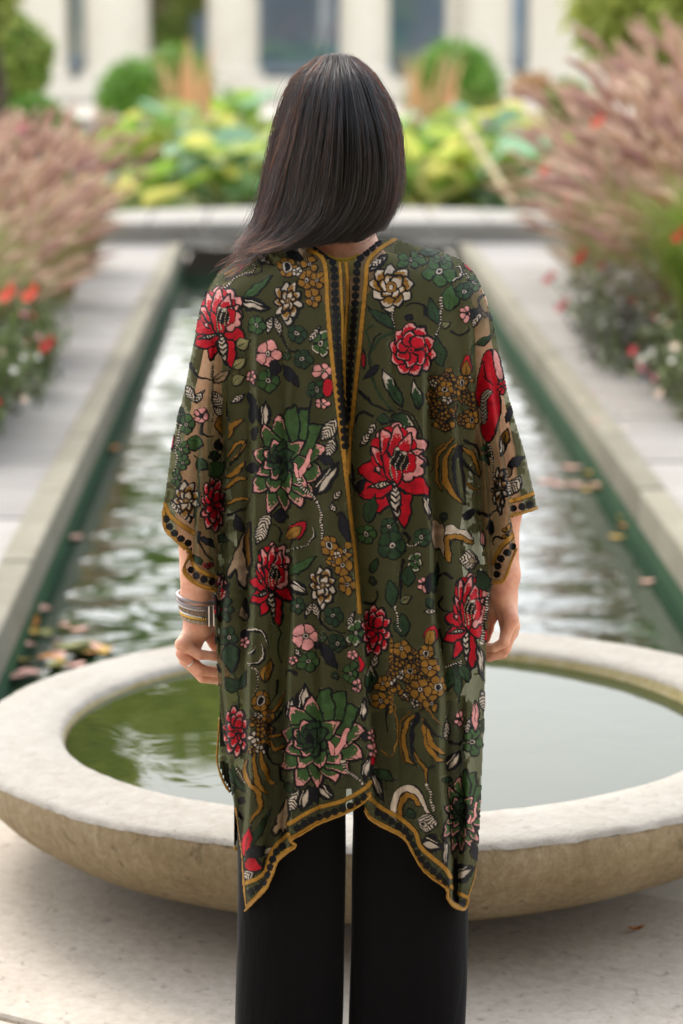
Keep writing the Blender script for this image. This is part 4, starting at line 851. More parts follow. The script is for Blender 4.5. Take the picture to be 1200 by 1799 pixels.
leaf((835, 606), (862, 590), 7, DGREEN); vine([(826, 620), (836, 600), (862, 586), (866, 576)], 4, 2, DGREEN); small(882, 678, 8, RED, 14); leaf((880, 800), (884, 760), 6, kind='bw'); small(854, 795, 9, DGREEN*1.3, 22); leaf((890, 742), (898, 712), 5, kind='black')
leaf((885, 782), (892, 752), 6, GOLD); leaf((890, 818), (922, 802), 6, kind='black'); leaf((893, 868), (914, 838), 13, kind='hatch'); leaf((886, 836), (898, 820), 7, BEIGE); rosette(878, 858, 14, 38); vine([(860, 780), (864, 800), (866, 840)], 4, 2, rope=True); small(892, 935, 8, GOLD, 16)
peony(692, 832, 63, 92, .04); leaf((646, 918), (660, 868), 12, DGREEN*1.2); leaf((624, 860), (642, 842), 6, kind='black'); leaf((746, 868), (754, 912), 6, kind='bw'); vine([(612, 838), (625, 858), (640, 870)], 4, 2); leaf((622, 846), (612, 800), 5, kind='black')
# --- middle right
small(643, 938, 18, GREEN, 17); small(683, 926, 16, DGREEN*1.1, 17); small(688, 958, 24, DGREEN*1.1, 26); small(742, 945, 17, DGREEN*1.2, 17); small(729, 986, 14, GREEN, 18, tip=WHITE); vine([(709, 935), (717, 946), (714, 958)], 8, 3); vine([(716, 958), (728, 956), (740, 954)], 4, 2, rope=True); leaf((714, 1030), (722, 992), 12, DGREEN*1.1); vine([(708, 985), (704, 1005), (702, 1040), (704, 1055)], 8, 3); small(744, 1026, 10, PINK, 14, eye=BLACK); leaf((752, 1040), (757, 1005), 6, kind='black'); leaf((690, 1066), (682, 1016), 11, DGREEN*1.1); leaf((703, 1060), (724, 1046), 7, OLIVE*.7); leaf((708, 1118), (704, 1076), 15, DGREEN); vine([(694, 1065), (697, 1085), (702, 1110)], 5, 3, rope=True)
begin('velvet_leaf'); poly(catmull([(758, 916), (772, 918), (784, 926), (784, 962), (788, 984), (780, 980), (774, 966), (760, 962)], 5, True), BEIGE, 2.4); poly(catmull([(784, 926), (796, 922), (806, 930), (818, 932), (830, 944), (826, 954), (806, 948), (792, 952), (790, 984), (783, 974)], 5, True), WHITE, 2.2); stroke([(787, 982), (786, 950), (796, 942), (812, 946), (829, 952)], 8, 6, GOLD, BLACK, 1.8)
leaf((806, 982), (840, 984), 17, kind='hatch'); disc(828, 984, 5, BEIGE, 1.5); leaf((762, 1042), (768, 985), 6, DGREEN*.7)
peony(819, 1090, 40, 86, .06); leaf((838, 1130), (848, 1196), 7, kind='bw'); vine([(846, 1130), (851, 1080), (858, 1040)], 6, 5, rope=True); leaf((857, 1040), (838, 1000), 14, DGREEN); leaf((848, 960), (846, 930), 5, PINK)
carnation(660, 1107, 27, 48); leaf((660, 1150), (656, 1175), 6, kind='hatch'); leaf((752, 1132), (762, 1098), 11, kind='bud'); vine([(772, 1105), (776, 1130), (776, 1150)], 4, 2)
vine([(686, 1122), (687, 1160), (686, 1200), (688, 1250)], 6, 6, GOLD); begin('velvet_spray')
for k in range(14): begin('velvet_dot'); disc(686+1.5*math.sin(k), 1125+k*9, 4, GOLD, 1.6)
goldspray(716, 1178, 34, 52, 9, 34); goldspray(742, 1190, 26, 55, 10, 16); daisy(768, 1206, 16, 21); daisy(748, 1147, 14, 17); small(706, 1140, 17, GOLD); small(756, 1172, 17, GOLD); small(740, 1213, 18, GOLD, 24); small(672, 1200, 15, GOLD); small(668, 1231, 17, GOLD, 15); small(757, 1235, 16, GOLD, 16, 3); daisy(722, 1180, 12, 17)
leaf((650, 1216), (652, 1162), 11, kind='speck'); vine([(655, 1190), (646, 1215), (650, 1240)], 4, 2)
for a, b, w in (((796, 1168), (786, 1215), 8), ((800, 1168), (806, 1232), 6), ((806, 1166), (824, 1200), 10)): leaf(a, b, w, DGREEN*1.3)
vine([(782, 1170), (800, 1166), (808, 1160), (806, 1168)], 5, 3, rope=True)
# --- lower right
vine([(734, 1252), (716, 1268), (708, 1295), (716, 1330), (726, 1342)], 8, 3, gold=True); vine([(733, 1256), (722, 1290), (728, 1318), (742, 1345), (762, 1346)], 9, 3, NAVY); vine([(742, 1262), (748, 1300), (764, 1330), (778, 1338)], 8, 4, gold=True); vine([(748, 1275), (756, 1300), (770, 1318), (779, 1322)], 8, 4, gold=True); vine([(745, 1268), (758, 1286), (777, 1296)], 7, 2); vine([(750, 1245), (762, 1262), (776, 1275)], 5, 2, DGOLD); vine([(720, 1250), (700, 1275), (704, 1320), (712, 1340)], 5, 2, DGOLD); vine([(728, 1318), (738, 1338), (748, 1352), (750, 1376)], 5, 2, gold=True); vine([(750, 1378), (755, 1395), (764, 1424)], 6, 5, rope=True); vine([(694, 1240), (695, 1285), (694, 1312), (686, 1326), (668, 1318)], 3, 2, GOLD); vine([(682, 1240), (678, 1262), (681, 1285)], 6, 2); vine([(726, 1300), (722, 1320), (732, 1345)], 5, 2, NAVY)
leaf((654, 1352), (694, 1370), 9, DGREEN*1.2); leaf((653, 1350), (674, 1410), 7, kind='bw'); small(653, 1292, 8, PINK, 14); small(654, 1318, 9, PINK, 14); disc(653, 1335, 5, RED, 1.5, ry=8)
begin('velvet_leaf'); stroke([(694, 1432), (697, 1404), (708, 1388), (724, 1386), (736, 1396), (744, 1410), (754, 1428)], 18, 5, WHITE, BLACK, 2); stroke([(702, 1436), (704, 1410), (714, 1398), (726, 1398), (734, 1410), (737, 1414)], 11, 6, GOLD, BLACK, 2.4)
leaf((766, 1450), (732, 1440), 18, kind='hatch'); disc(744, 1448, 7, WHITE, 2, ry=5); disc(744, 1448, 3, BLACK, 0); leaf((740, 1476), (778, 1490), 17, kind='bw')
leaf((784, 1352), (808, 1318), 12, kind='bw'); gpeony(815, 1425, 38, 76); small(830, 1304, 16, GREEN, 26); small(807, 1262, 9, PINK, 14, eye=BLACK); leaf((833, 1230), (834, 1288), 7, PINK); leaf((822, 1290), (824, 1262), 5, kind='hatch'); leaf((784, 1300), (786, 1262), 7, kind='hatch'); leaf((848, 1250), (846, 1210), 8, kind='hatch'); small(847, 1275, 7, DGREEN*1.2, 14); leaf((838, 1512), (828, 1480), 9, kind='black'); leaf((791, 1545), (834, 1522), 17, kind='bw'); leaf((780, 1470), (784, 1530), 5, kind='bw')

# --- dark tendrils and small leaves between the big motifs
q = np.random.default_rng(77); cnt_ = 0
from_rest = [(600, 600, 40, 80), (560, 950, 40, 60), (610, 1010, 30, 60), (700, 1340, 40, 50), (600, 740, 20, 60)]
for _ in range(900):
    x, y = q.uniform(330, 900), q.uniform(470, 1540); i, j = int((x-X0)/ST), int((y-Y0)/ST); r = 7
    if idm[max(0, j-r):j+r, max(0, i-r):i+r].any() or any(abs(x-a) < c and abs(y-b) < d for a, b, c, d in from_rest): continue
    a = q.random()*6.283; L = q.uniform(14, 30); dx, dy = L*math.cos(a), L*math.sin(a); k = q.random(); cnt_ += 1
    if k < .38: vine([(x-dx*.6, y-dy*.6), (x-dy*.35, y+dx*.35), (x+dx*.6, y+dy*.6), (x+dx*.7+dy*.4, y+dy*.7-dx*.4)], q.uniform(4, 7), 1.5)
    elif k < .6: leaf((x-dx*.5, y-dy*.5), (x+dx*.5, y+dy*.5), q.uniform(6, 9), kind='black')
    elif k < .75: leaf((x-dx*.5, y-dy*.5), (x+dx*.5, y+dy*.5), q.uniform(5, 8), kind='hatch')
    elif k < .9: leaf((x-dx*.5, y-dy*.5), (x+dx*.5, y+dy*.5), q.uniform(6, 9), DGREEN)
    else: small(x, y, q.uniform(7, 10), DGREEN)
    if cnt_ > 150: break

# --- collar, sleeve and hem trims
def band(P, w): stroke(P, w*.82, w*.82, TRIM, np.array(S(84, 60, 22)), 1.0, warp=False)
def dots(P, step=14.5, r=6.6):
    P = catmull(P, 10) if len(P) > 2 else np.asarray(P, float); L = np.r_[0, np.cumsum(np.linalg.norm(np.diff(P, axis=0), axis=1))]
    for s in np.arange(step*.4, L[-1], step): begin('velvet_dot'); disc(np.interp(s, L, P[:, 0]), np.interp(s, L, P[:, 1]), r, BLACK, 0, warp=False)
def clear(P):
    P = np.asarray(P, float); s = sub(P[:, 0].min(), P[:, 0].max(), P[:, 1].min(), P[:, 1].max()); d, ins, _ = segdist(PX[s], PY[s], P, True)
    idm[s] = np.where(ins, 0, idm[s]); edgeL[s] = np.where(ins, 0, edgeL[s])
clear([(506, 424), (545, 440), (569, 462), (577, 560), (592, 720), (606, 840), (616, 840), (622, 720), (636, 600), (645, 470), (695, 420), (640, 418)])
begin('collar_trim')
band([(507, 424), (546, 441), (570, 463), (576, 545), (585, 640), (597, 740), (607, 830), (615, 905), (622, 960), (627, 1020), (631, 1075)], 8)
band([(694, 420), (664, 440), (646, 462), (642, 500), (633, 600), (623, 700), (614, 790), (611, 830)], 8)
band([(597, 458), (600, 540), (602, 620), (606, 700), (608, 760)], 5); band([(608, 458), (611, 510), (608, 560), (605, 620), (605, 690)], 7)
dots([(538, 424), (556, 434), (578, 452), (586, 470), (589, 540), (595, 640), (602, 730), (607, 790)], 13.5, 6.8); dots([(668, 424), (650, 438), (632, 454), (627, 470), (622, 560), (615, 650), (610, 740)], 13.5, 6.8)
def trim(z, gold_lines, dot_lines):
    if z: clear(z)
    begin('hem_trim')
    for P, w in gold_lines: band(P, w)
    for P in dot_lines: dots(P)
EDGE_L = [(651, 1397), (635, 1413), (600, 1432), (560, 1447), (535, 1462), (511, 1477), (519, 1487), (490, 1510), (477, 1540), (467, 1562), (452, 1578), (431, 1600)]
EDGE_R = [(641, 1424), (652, 1441), (687, 1460), (712, 1475), (732, 1510), (750, 1535), (783, 1560), (787, 1580), (800, 1594), (817, 1597), (823, 1578), (835, 1540)]
def off(P, dx, dy): return [(x+dx, y+dy) for x, y in P]
trim([(652, 1376), (600, 1408), (530, 1434), (506, 1448), (506, 1466), (484, 1486), (470, 1520), (455, 1542), (428, 1553), (428, 1604), (460, 1590), (500, 1520), (530, 1490), (655, 1420)],
     [(off(EDGE_L, -1, -4), 6), ([(650, 1374), (640, 1386), (600, 1407), (560, 1418), (530, 1433), (507, 1448)], 8), ([(507, 1466), (486, 1484), (474, 1506), (466, 1530), (450, 1544), (430, 1552)], 8), ([(432, 1598), (429, 1560), (424, 1500), (417, 1450), (414, 1420)], 4)],
     [[(645, 1397), (620, 1412), (590, 1425), (545, 1441), (513, 1460)], [(500, 1482), (483, 1502), (472, 1535), (458, 1556), (436, 1568)]])
trim([(652, 1402), (690, 1428), (730, 1460), (756, 1503), (790, 1538), (792, 1556), (816, 1576), (832, 1550), (824, 1602), (780, 1590), (640, 1440), (638, 1424)],
     [(off(EDGE_R, 0, -4)[:10], 6), ([(650, 1403), (672, 1420), (692, 1431), (712, 1444), (730, 1462), (738, 1485), (756, 1504), (780, 1524), (791, 1541)], 8), ([(792, 1557), (806, 1569), (820, 1576)], 7), ([(818, 1596), (824, 1572), (832, 1548), (838, 1520)], 4)],
     [[(658, 1424), (690, 1444), (714, 1463), (727, 1488), (742, 1512), (766, 1534), (788, 1553)], [(796, 1576), (806, 1585), (818, 1588)]])
SL1 = [(286, 898), (289, 928), (304, 946), (325, 966)]; SL2 = [(321, 1000), (326, 1012), (346, 1028), (378, 1039)]
trim([(284, 880), (300, 890), (344, 930), (344, 950), (322, 974), (284, 930)], [(off(SL1, 2, -3), 6), ([(290, 886), (300, 906), (322, 924), (340, 936)], 8)], [[(290, 906), (300, 928), (318, 946), (334, 956)]])
trim([(334, 972), (340, 985), (380, 1010), (380, 1044), (316, 1010)], [(off(SL2, 1, -3), 6), ([(334, 974), (341, 992), (358, 1006), (380, 1014)], 7)], [[(331, 996), (346, 1012), (378, 1024)]])
begin('hem_trim'); band([(326, 966), (336, 972), (326, 984), (320, 998)], 5)
trim([(898, 870), (941, 860), (946, 895), (898, 912)], [([(898, 905), (920, 900), (943, 892)], 6), ([(896, 880), (918, 874), (938, 866)], 8)], [[(896, 894), (918, 889), (942, 882)]])
trim([(866, 975), (903, 930), (910, 965), (884, 1026), (864, 1026)], [([(868, 1022), (884, 1018), (896, 990), (907, 964)], 5), ([(866, 988), (880, 962), (903, 938)], 8)], [[(872, 1014), (878, 985), (902, 958)]])
for pts in ([(446, 650), (444, 760), (444, 900)], ): pass

# ================================================================== THE KIMONO CLOTH
OUT = [(507, 422), (545, 424), (556, 434), (580, 452), (599, 461), (612, 460), (634, 446), (652, 432), (662, 423), (694, 418), (732, 431), (770, 440), (808, 454), (834, 480), (852, 518), (868, 570), (878, 620), (890, 680), (906, 740), (924, 800), (938, 862), (944, 893), (898, 908), (908, 962), (898, 990), (886, 1022), (868, 1026), (860, 1042), (856, 1110), (854, 1160), (850, 1300), (845, 1400), (840, 1500)] + EDGE_R[::-1] + [(640, 1413)] + EDGE_L[1:] + [(427, 1560), (424, 1500), (416, 1440), (408, 1400), (399, 1330), (388, 1262), (383, 1200), (378, 1120), (375, 1040), (346, 1030), (324, 1013), (320, 998), (328, 978), (326, 967), (304, 948), (288, 930), (285, 898), (292, 850), (300, 790), (312, 730), (325, 680), (338, 610), (350, 548), (362, 510), (384, 478), (420, 454), (470, 436)]
OUT = np.array(OUT, float)
d_out, in_out, _ = segdist(PX, PY, OUT, True)
mask = in_out
from_top = np.interp(PX, [350, 384, 420, 470, 507, 560, 600, 650, 694, 770, 808, 834, 868], [548, 478, 454, 436, 412, 392, 384, 392, 410, 440, 454, 480, 570])
def ip(y, a): a = np.array(a, float); return np.interp(y, a[:, 0], a[:, 1])
txl = ip(PY, [(412, 400), (520, 372), (640, 388), (800, 394), (1000, 385), (1040, 374), (1200, 380), (1330, 396), (1440, 412), (1610, 428)])
txr = ip(PY, [(412, 820), (520, 850), (640, 846), (800, 836), (900, 838), (1040, 862), (1160, 856), (1300, 852), (1450, 846), (1610, 826)])
tt = (PX-(txl+txr)/2)/((txr-txl)/2*1.01); torso = np.sqrt(np.clip(1-np.abs(tt)**(2.4+2.2*np.clip((PY-1100)/250, 0, 1)), 0, 1))
amp = ip(PY, [(412, .10), (480, .132), (600, .152), (800, .150), (1000, .150), (1150, .160), (1300, .155), (1610, .135)])
axl = ip(PY, [(412, 420), (520, 392), (700, 358), (900, 340), (1040, 350)]); axr = ip(PY, [(412, 800), (520, 832), (700, 866), (900, 894), (1040, 884)])
wl = ip(PY, [(412, 60), (540, 42), (700, 46), (900, 58), (1040, 40)]); wr = wl*.92
armz = np.maximum(np.sqrt(np.clip(1-((PX-axl)/wl)**2, 0, 1)), np.sqrt(np.clip(1-((PX-axr)/wr)**2, 0, 1)))*ip(PY, [(412, .06), (560, .065), (900, .055), (1030, .05), (1045, 0)])
bul = np.maximum(torso*amp, armz)
bul = np.log(np.exp(torso*amp/.03)+np.exp(armz/.03))*.03-.03*math.log(2)
top = np.clip((PY-from_top)/80, 0, 1); bul = bul*np.sin(top*math.pi/2)**.55
# folds: each crease is a traced line, lifted on one side and sunk on the other
folds = [([(447, 560), (446, 640), (444, 760), (444, 900), (441, 1010), (438, 1100), (436, 1200), (434, 1330), (431, 1460)], .020, 22, 40, 1),
         ([(398, 640), (396, 760), (398, 900), (396, 1010), (392, 1120), (392, 1200), (398, 1300)], .014, 12, 26, 1),
         ([(372, 600), (371, 760), (371, 930), (374, 1030)], .012, 12, 20, -1), ([(352, 700), (348, 800), (346, 930), (345, 985)], .010, 10, 20, 1),
         ([(516, 930), (511, 1040), (507, 1200), (505, 1330), (507, 1460)], .022, 26, 44, 1),
         ([(600, 470), (604, 700), (612, 870), (624, 980), (634, 1090), (644, 1180), (650, 1250), (651, 1400)], .016, 30, 26, -1),
         ([(742, 600), (748, 700), (752, 850), (758, 960), (765, 1080), (775, 1200), (779, 1330), (786, 1440), (792, 1570)], .020, 36, 34, -1),
         ([(806, 640), (805, 760), (812, 880), (826, 960), (838, 1060), (848, 1150)], .014, 20, 20, -1),
         ([(826, 560), (832, 650), (846, 760), (858, 880), (866, 990)], .012, 14, 16, -1), ([(856, 640), (874, 720), (884, 800), (894, 880), (898, 960)], .012, 12, 16, -1),
         ([(690, 1160), (694, 1260), (700, 1420)], .006, 26, 26, -1), ([(560, 1000), (566, 1200), (560, 1420)], .005, 30, 30, 1), ([(680, 560), (690, 800), (700, 1000)], .004, 30, 30, -1), ([(500, 560), (506, 760), (506, 900)], .005, 26, 26, 1), ([(476, 1050), (470, 1250), (464, 1480)], .008, 14, 18, -1), ([(816, 1180), (818, 1300), (814, 1420), (806, 1570)], .010, 16, 16, 1)]
fold = np.zeros_like(PX)
for P, A, w1, w2, side in folds:
    P = np.array(P, float); xl = np.interp(PY, P[:, 1], P[:, 0]); e = np.clip((PY-P[0, 1]+10)/110, 0, 1)*np.clip((P[-1, 1]+60-PY)/60, 0, 1)
    dd = (PX-xl)*side+2.5*np.sin(PY/47+P[0, 0]); st = 1/(1+np.exp(-dd/2.2))
    fold += 1.9*A*e*(st*np.exp(-np.abs(dd)/w1)-1.3*(1-st)*np.exp(-np.abs(dd)/(w2*.55)))
low = np.clip((PY-520)/300, 0, 1)
fold += low*(.0055*np.sin(PX/17+1.2*np.sin(PY/190)+.4)+.0032*np.sin(PX/8.3+1.7*np.sin(PY/130)))+.003*(vnoise(60, 12)-.5)+.0016*(vnoise(22, 13)-.5)
fold *= np.clip(top*1.6, 0, 1)*np.clip(d_out/10, .25, 1)
PY0 = 4.02                                     # distance of the person's middle from the camera
depth = PY0 - .01 - blur2(bul, 3, 2) - blur2(fold, 1, 1)
P3 = at_y(PX, PY, depth)
nv = np.cross(np.gradient(P3, axis=1), np.gradient(P3, axis=0)); nv /= np.linalg.norm(nv, axis=2)[..., None]
if nv[..., 1].mean() > 0: nv = -nv
def grid_mesh(name, P, ok, cols=None):
    q = ok[:-1, :-1] & ok[:-1, 1:] & ok[1:, 1:] & ok[1:, :-1] if ok.shape == P.shape[:2] else ok
    idx = np.arange(P.shape[0]*P.shape[1]).reshape(P.shape[:2]); F = np.stack([idx[:-1, :-1][q], idx[1:, :-1][q], idx[1:, 1:][q], idx[:-1, 1:][q]], -1)
    u, inv = np.unique(F, return_inverse=True)
    return make_mesh(name, P.reshape(-1, 3)[u], inv.reshape(F.shape).astype(np.int32), True, None if cols is None else cols.reshape(-1, 3)[u])
def velvet_mat():
    m, nt, b = new_mat('burnout_velvet'); L = nt.links.new
    a = N(nt, 'ShaderNodeVertexColor', layer_name='col'); L(a.outputs[0], b.inputs['Base Color'])
    b.inputs['Roughness'].default_value = .62; b.inputs['Specular IOR Level'].default_value = .16
    b.inputs['Sheen Weight'].default_value = .34; b.inputs['Sheen Roughness'].default_value = .30
    L(a.outputs[0], b.inputs['Sheen Tint'])
    co = N(nt, 'ShaderNodeTexCoord'); n1 = N(nt, 'ShaderNodeTexNoise', Scale=55.0, Detail=5.0, Roughness=.7); L(co.outputs['Object'], n1.inputs['Vector'])   # crushed pile leans this way and that
    bp = N(nt, 'ShaderNodeBump', Strength=.9, Distance=.006); L(n1.outputs['Fac'], bp.inputs['Height']); L(bp.outputs[0], b.inputs['Normal'])
    return m
def chiffon_mat():
    m, nt, b = new_mat('olive_chiffon'); L = nt.links.new
    a = N(nt, 'ShaderNodeVertexColor', layer_name='col'); co = N(nt, 'ShaderNodeTexCoord')
    L(a.outputs[0], b.inputs['Base Color']); b.inputs['Roughness'].default_value = .7; b.inputs['Specular IOR Level'].default_value = .15
    tl = N(nt, 'ShaderNodeBsdfTranslucent'); L(a.outputs[0], tl.inputs['Color']); mx = N(nt, 'ShaderNodeMixShader'); mx.inputs[0].default_value = .3
    L(b.outputs[0], mx.inputs[1]); L(tl.outputs[0], mx.inputs[2])
    tr = N(nt, 'ShaderNodeBsdfTransparent'); tr.inputs['Color'].default_value = (.86, .84, .74, 1); m2 = N(nt, 'ShaderNodeMixShader')
    wv = N(nt, 'ShaderNodeTexNoise', Scale=420.0); L(co.outputs['Object'], wv.inputs['Vector'])
    lw = N(nt, 'ShaderNodeLayerWeight', Blend=.35); mr = N(nt, 'ShaderNodeMapRange'); mr.inputs['To Min'].default_value = .44; mr.inputs['To Max'].default_value = .93
    ad = N(nt, 'ShaderNodeMath', operation='MULTIPLY_ADD'); ad.inputs[1].default_value = .06; L(wv.outputs['Fac'], ad.inputs[0]); ad.inputs[2].default_value = -.03
    a2 = N(nt, 'ShaderNodeMath', operation='ADD'); L(lw.outputs['Facing'], mr.inputs['Value']); L(mr.outputs[0], a2.inputs[0]); L(ad.outputs[0], a2.inputs[1])
    L(a2.outputs[0], m2.inputs[0]); L(tr.outputs[0], m2.inputs[1]); L(mx.outputs[0], m2.inputs[2]); L(m2.outputs[0], nt.nodes['Material Output'].inputs['Surface'])
    return m
M_velvet = velvet_mat(); M_chiffon = chiffon_mat()
weave = (.9+.1*np.sin(PX*2.1)*np.sin(PY*2.1)+.10*(FN-.5))[..., None]
OL = np.array(S(94, 96, 66))
ccol = OL*weave*(1-edgeL[..., None]*.75)+edgeL[..., None]*.75*np.array(S(150, 144, 122))

pc = at_y(np.array(612.), np.array(1866.), PY0)
person = empty('person', (pc[0], PY0, 0)); PO = np.array([pc[0], PY0, 0.0])
tag(person, 'person with long dark hair seen from behind in an olive flowered kimono', 'person')
kim = obj('kimono', grid_mesh('kimono', P3-PO, mask, ccol), M_chiffon, person)
# velvet pile, one raised piece per motif
pile = P3-PO+nv*(.0008+.0003*FN)[..., None]
cell = idm[:-1, :-1]; mq = mask[:-1, :-1] & mask[:-1, 1:] & mask[1:, 1:] & mask[1:, :-1]
for k in range(1, len(names)):
    q = (cell == k) & mq
    if q.sum() < 6: continue
    jj, ii = np.where(q); j0, j1, i0, i1 = jj.min(), jj.max()+2, ii.min(), ii.max()+2
    v_ = obj(names[k], grid_mesh(names[k], pile[j0:j1, i0:i1], q[j0:j1-1, i0:i1-1], colr[j0:j1, i0:i1]), M_velvet, kim)
    if names[k] in ('velvet_spray', 'hem_trim', 'collar_trim'): v_['kind'] = 'stuff'
# front of the kimono: the same cloth carried round to the chest, open down the middle
s3 = 3; FX, FY = PX[::s3, ::s3], PY[::s3, ::s3]
OUTF = OUT.copy()
rep = np.array([(424, 1470), (418, 1492), (410, 1488), (409, 1400), (392, 1372), (382, 1340), (385, 1290), (386, 1255)])
k0 = np.argmin(np.hypot(OUT[:, 0]-427, OUT[:, 1]-1560)); k1 = np.argmin(np.hypot(OUT[:, 0]-383, OUT[:, 1]-1200))
OUTF = np.concatenate([OUT[:k0+1], rep, OUT[k1:]])
_, inF, _ = segdist(FX, FY, OUTF, True)
fmask = inF & ((FX < ip(FY, [(412, 520), (600, 540), (1600, 560)])) | (FX > ip(FY, [(412, 690), (600, 680), (1600, 668)])))
fb = blur2(np.maximum(torso*amp*.95, armz*.9), 3, 2)[::s3, ::s3]*np.sin(top[::s3, ::s3]*math.pi/2)**.55+.6*blur2(np.roll(fold, 9, 1), 2, 1)[::s3, ::s3]
fdep = PY0-.006+fb
PF = at_y(FX, FY, fdep)-PO
obj('front_panel', grid_mesh('front_panel', PF, fmask, np.broadcast_to(OL*1.0, PF.shape).copy()), M_chiffon, kim)
# its print, only roughly visible through the back; mirrored from the back
mir = np.clip(((1222-FX-X0)/ST).astype(int), 0, GW-1); jrow = np.clip(((FY+20-Y0)/ST).astype(int), 0, GH-1)
fid = idm[jrow, mir]; fc = colr[jrow, mir]
qf = (fid[:-1, :-1] > 0) & fmask[:-1, :-1] & fmask[1:, 1:] & fmask[:-1, 1:] & fmask[1:, :-1]
o = obj('front_print', grid_mesh('front_print', PF+np.array([0, .001, 0]), qf, fc), M_velvet, kim); o['kind'] = 'stuff'
def rim_tube(name, P, dep, r):
    P = catmull(P, 6); W3 = at_y(P[:, 0], P[:, 1], dep)-PO; q = np.random.default_rng(3)
    return MB().tube(W3, r*(1+.25*q.normal(size=len(P)).clip(-1, 1)), 6).build(name, M_trim, kim)
M_trim = plain('gold_velvet_piping', TRIM*1.05, .5, .3, var=.25, scale=260)
def dep_at(P):
    P = catmull(P, 6); i = np.clip(((P[:, 0]-X0)/ST).astype(int), 0, GW-1); j = np.clip(((P[:, 1]-Y0)/ST).astype(int), 0, GH-1); return blur2(depth[j, i][None].repeat(3, 0), 1, 1)[1]-.0012
for nm_, E_ in (('hem_piping', EDGE_L), ('hem_piping', EDGE_R[:-1]), ('sleeve_piping', SL1), ('sleeve_piping', SL2), ('sleeve_piping', [(899, 907), (920, 901), (944, 893)]), ('sleeve_piping', [(868, 1025), (885, 1021), (897, 991), (908, 963)])):
    rim_tube(nm_, E_, dep_at(E_), .0022)
EF = [(386, 1262), (383, 1300), (382, 1340), (392, 1372), (404, 1392)]; rim_tube('front_piping', EF, PY0+.03, .0022)
rim_tube('front_piping', [(424, 1470), (418, 1491), (411, 1488)], PY0+.04, .003)
for nm_, (ps, rr) in {'front_dots': ([(388, 1318), (387, 1333), (392, 1352), (400, 1365)], .0055)}.items():
    dm = MB()
    for x, y in ps:
        c = at_y(np.array(float(x+6)), np.array(float(y)), PY0+.028)-PO; a = np.linspace(0, 6.283, 13)[:-1]
        dm.add([(c[0]+rr*math.cos(t), c[1], c[2]+rr*math.sin(t)) for t in a]+[(c[0]+rr*math.cos(t), c[1]+.001, c[2]+rr*math.sin(t)) for t in a], [tuple(range(12))]+[(i, 12+i, 12+(i+1) % 12, (i+1) % 12) for i in range(12)])
    dm.build(nm_, plain('black_velvet', BLACK, .8), kim, False)

# ================================================================== THE PERSON
def surface_nets(D, org, h):
    s = D < 0; nx, ny, nz = D.shape
    c = [(0,0,0),(1,0,0),(0,1,0),(1,1,0),(0,0,1),(1,0,1),(0,1,1),(1,1,1)]
    E = [(0,1),(2,3),(4,5),(6,7),(0,2),(1,3),(4,6),(5,7),(0,4),(1,5),(2,6),(3,7)]
    g = lambda A, k: A[c[k][0]:nx-1+c[k][0], c[k][1]:ny-1+c[k][1], c[k][2]:nz-1+c[k][2]]
    cnt = sum(g(s, k).astype(np.int8) for k in range(8)); act = (cnt > 0) & (cnt < 8); ii = np.argwhere(act); n = len(ii)
    vals = np.stack([g(D, k)[act] for k in range(8)], 1); pos = np.zeros((n, 3)); w = np.zeros(n)
    cc = np.array(c, float)
    for a, b in E:
        m = (vals[:, a] < 0) != (vals[:, b] < 0); t = np.where(m, vals[:, a]/(vals[:, a]-vals[:, b]+1e-12), 0)
        pos += np.where(m[:, None], cc[a]+t[:, None]*(cc[b]-cc[a]), 0); w += m
    V = (ii+pos/w[:, None])*h+org
    id_ = np.full(act.shape, -1, np.int64); id_[act] = np.arange(n); F = []
    for ax in range(3):
        o = [a for a in range(3) if a != ax]
        sl0 = [slice(None)]*3; sl1 = [slice(None)]*3; sl0[ax] = slice(0, -1); sl1[ax] = slice(1, None)
        d = s[tuple(sl0)].astype(np.int8)-s[tuple(sl1)].astype(np.int8); e = np.argwhere(d != 0)
        e = e[(e[:, o[0]] > 0) & (e[:, o[1]] > 0) & (e[:, o[0]] < D.shape[o[0]]-1) & (e[:, o[1]] < D.shape[o[1]]-1)]
        sg = d[tuple(e.T)]; q = []
        for da, db in ((0, 0), (-1, 0), (-1, -1), (0, -1)):
            k = e.copy(); k[:, o[0]] += da; k[:, o[1]] += db; q.append(id_[tuple(k.T)])
        q = np.stack(q, 1); fl = (sg > 0) == (ax != 1); q[~fl] = q[~fl][:, ::-1]; F.append(q)
    return V, np.concatenate(F).astype(np.int32)
def smin(a, b, k): h = np.clip(.5+.5*(b-a)/k, 0, 1); return b+(a-b)*h-k*h*(1-h)
def cap(P, a, b, ra, rb):
    a = np.array(a, float); b = np.array(b, float); v = b-a; t = np.clip(((P-a)@v)/(v@v+1e-12), 0, 1)
    return np.linalg.norm(P-a-t[..., None]*v, axis=-1)-(ra+(rb-ra)*t)
def ell(P, c, r, k=None): r = np.array(r, float); q = (P-np.array(c))/r; m = np.linalg.norm(q, axis=-1); return (m-1)*min(r)*(1.0)
def lat(lo, hi, h):
    ax = [np.arange(a, b, h) for a, b in zip(lo, hi)]; return np.stack(np.meshgrid(*ax, indexing='ij'), -1)
def J(px, py, dy=0.0): return at_y(np.array(float(px)), np.array(float(py)), PY0+dy)-PO
SH = {s: J(*p, .012) for s, p in (('l', (424, 545)), ('r', (800, 540)))}
EL = {'l': J(356, 800, .045), 'r': J(866, 792, .045)}; WR = {'l': J(346, 1062, .03), 'r': J(884, 1010, .035)}
HEAD = J(590, 228, .0)
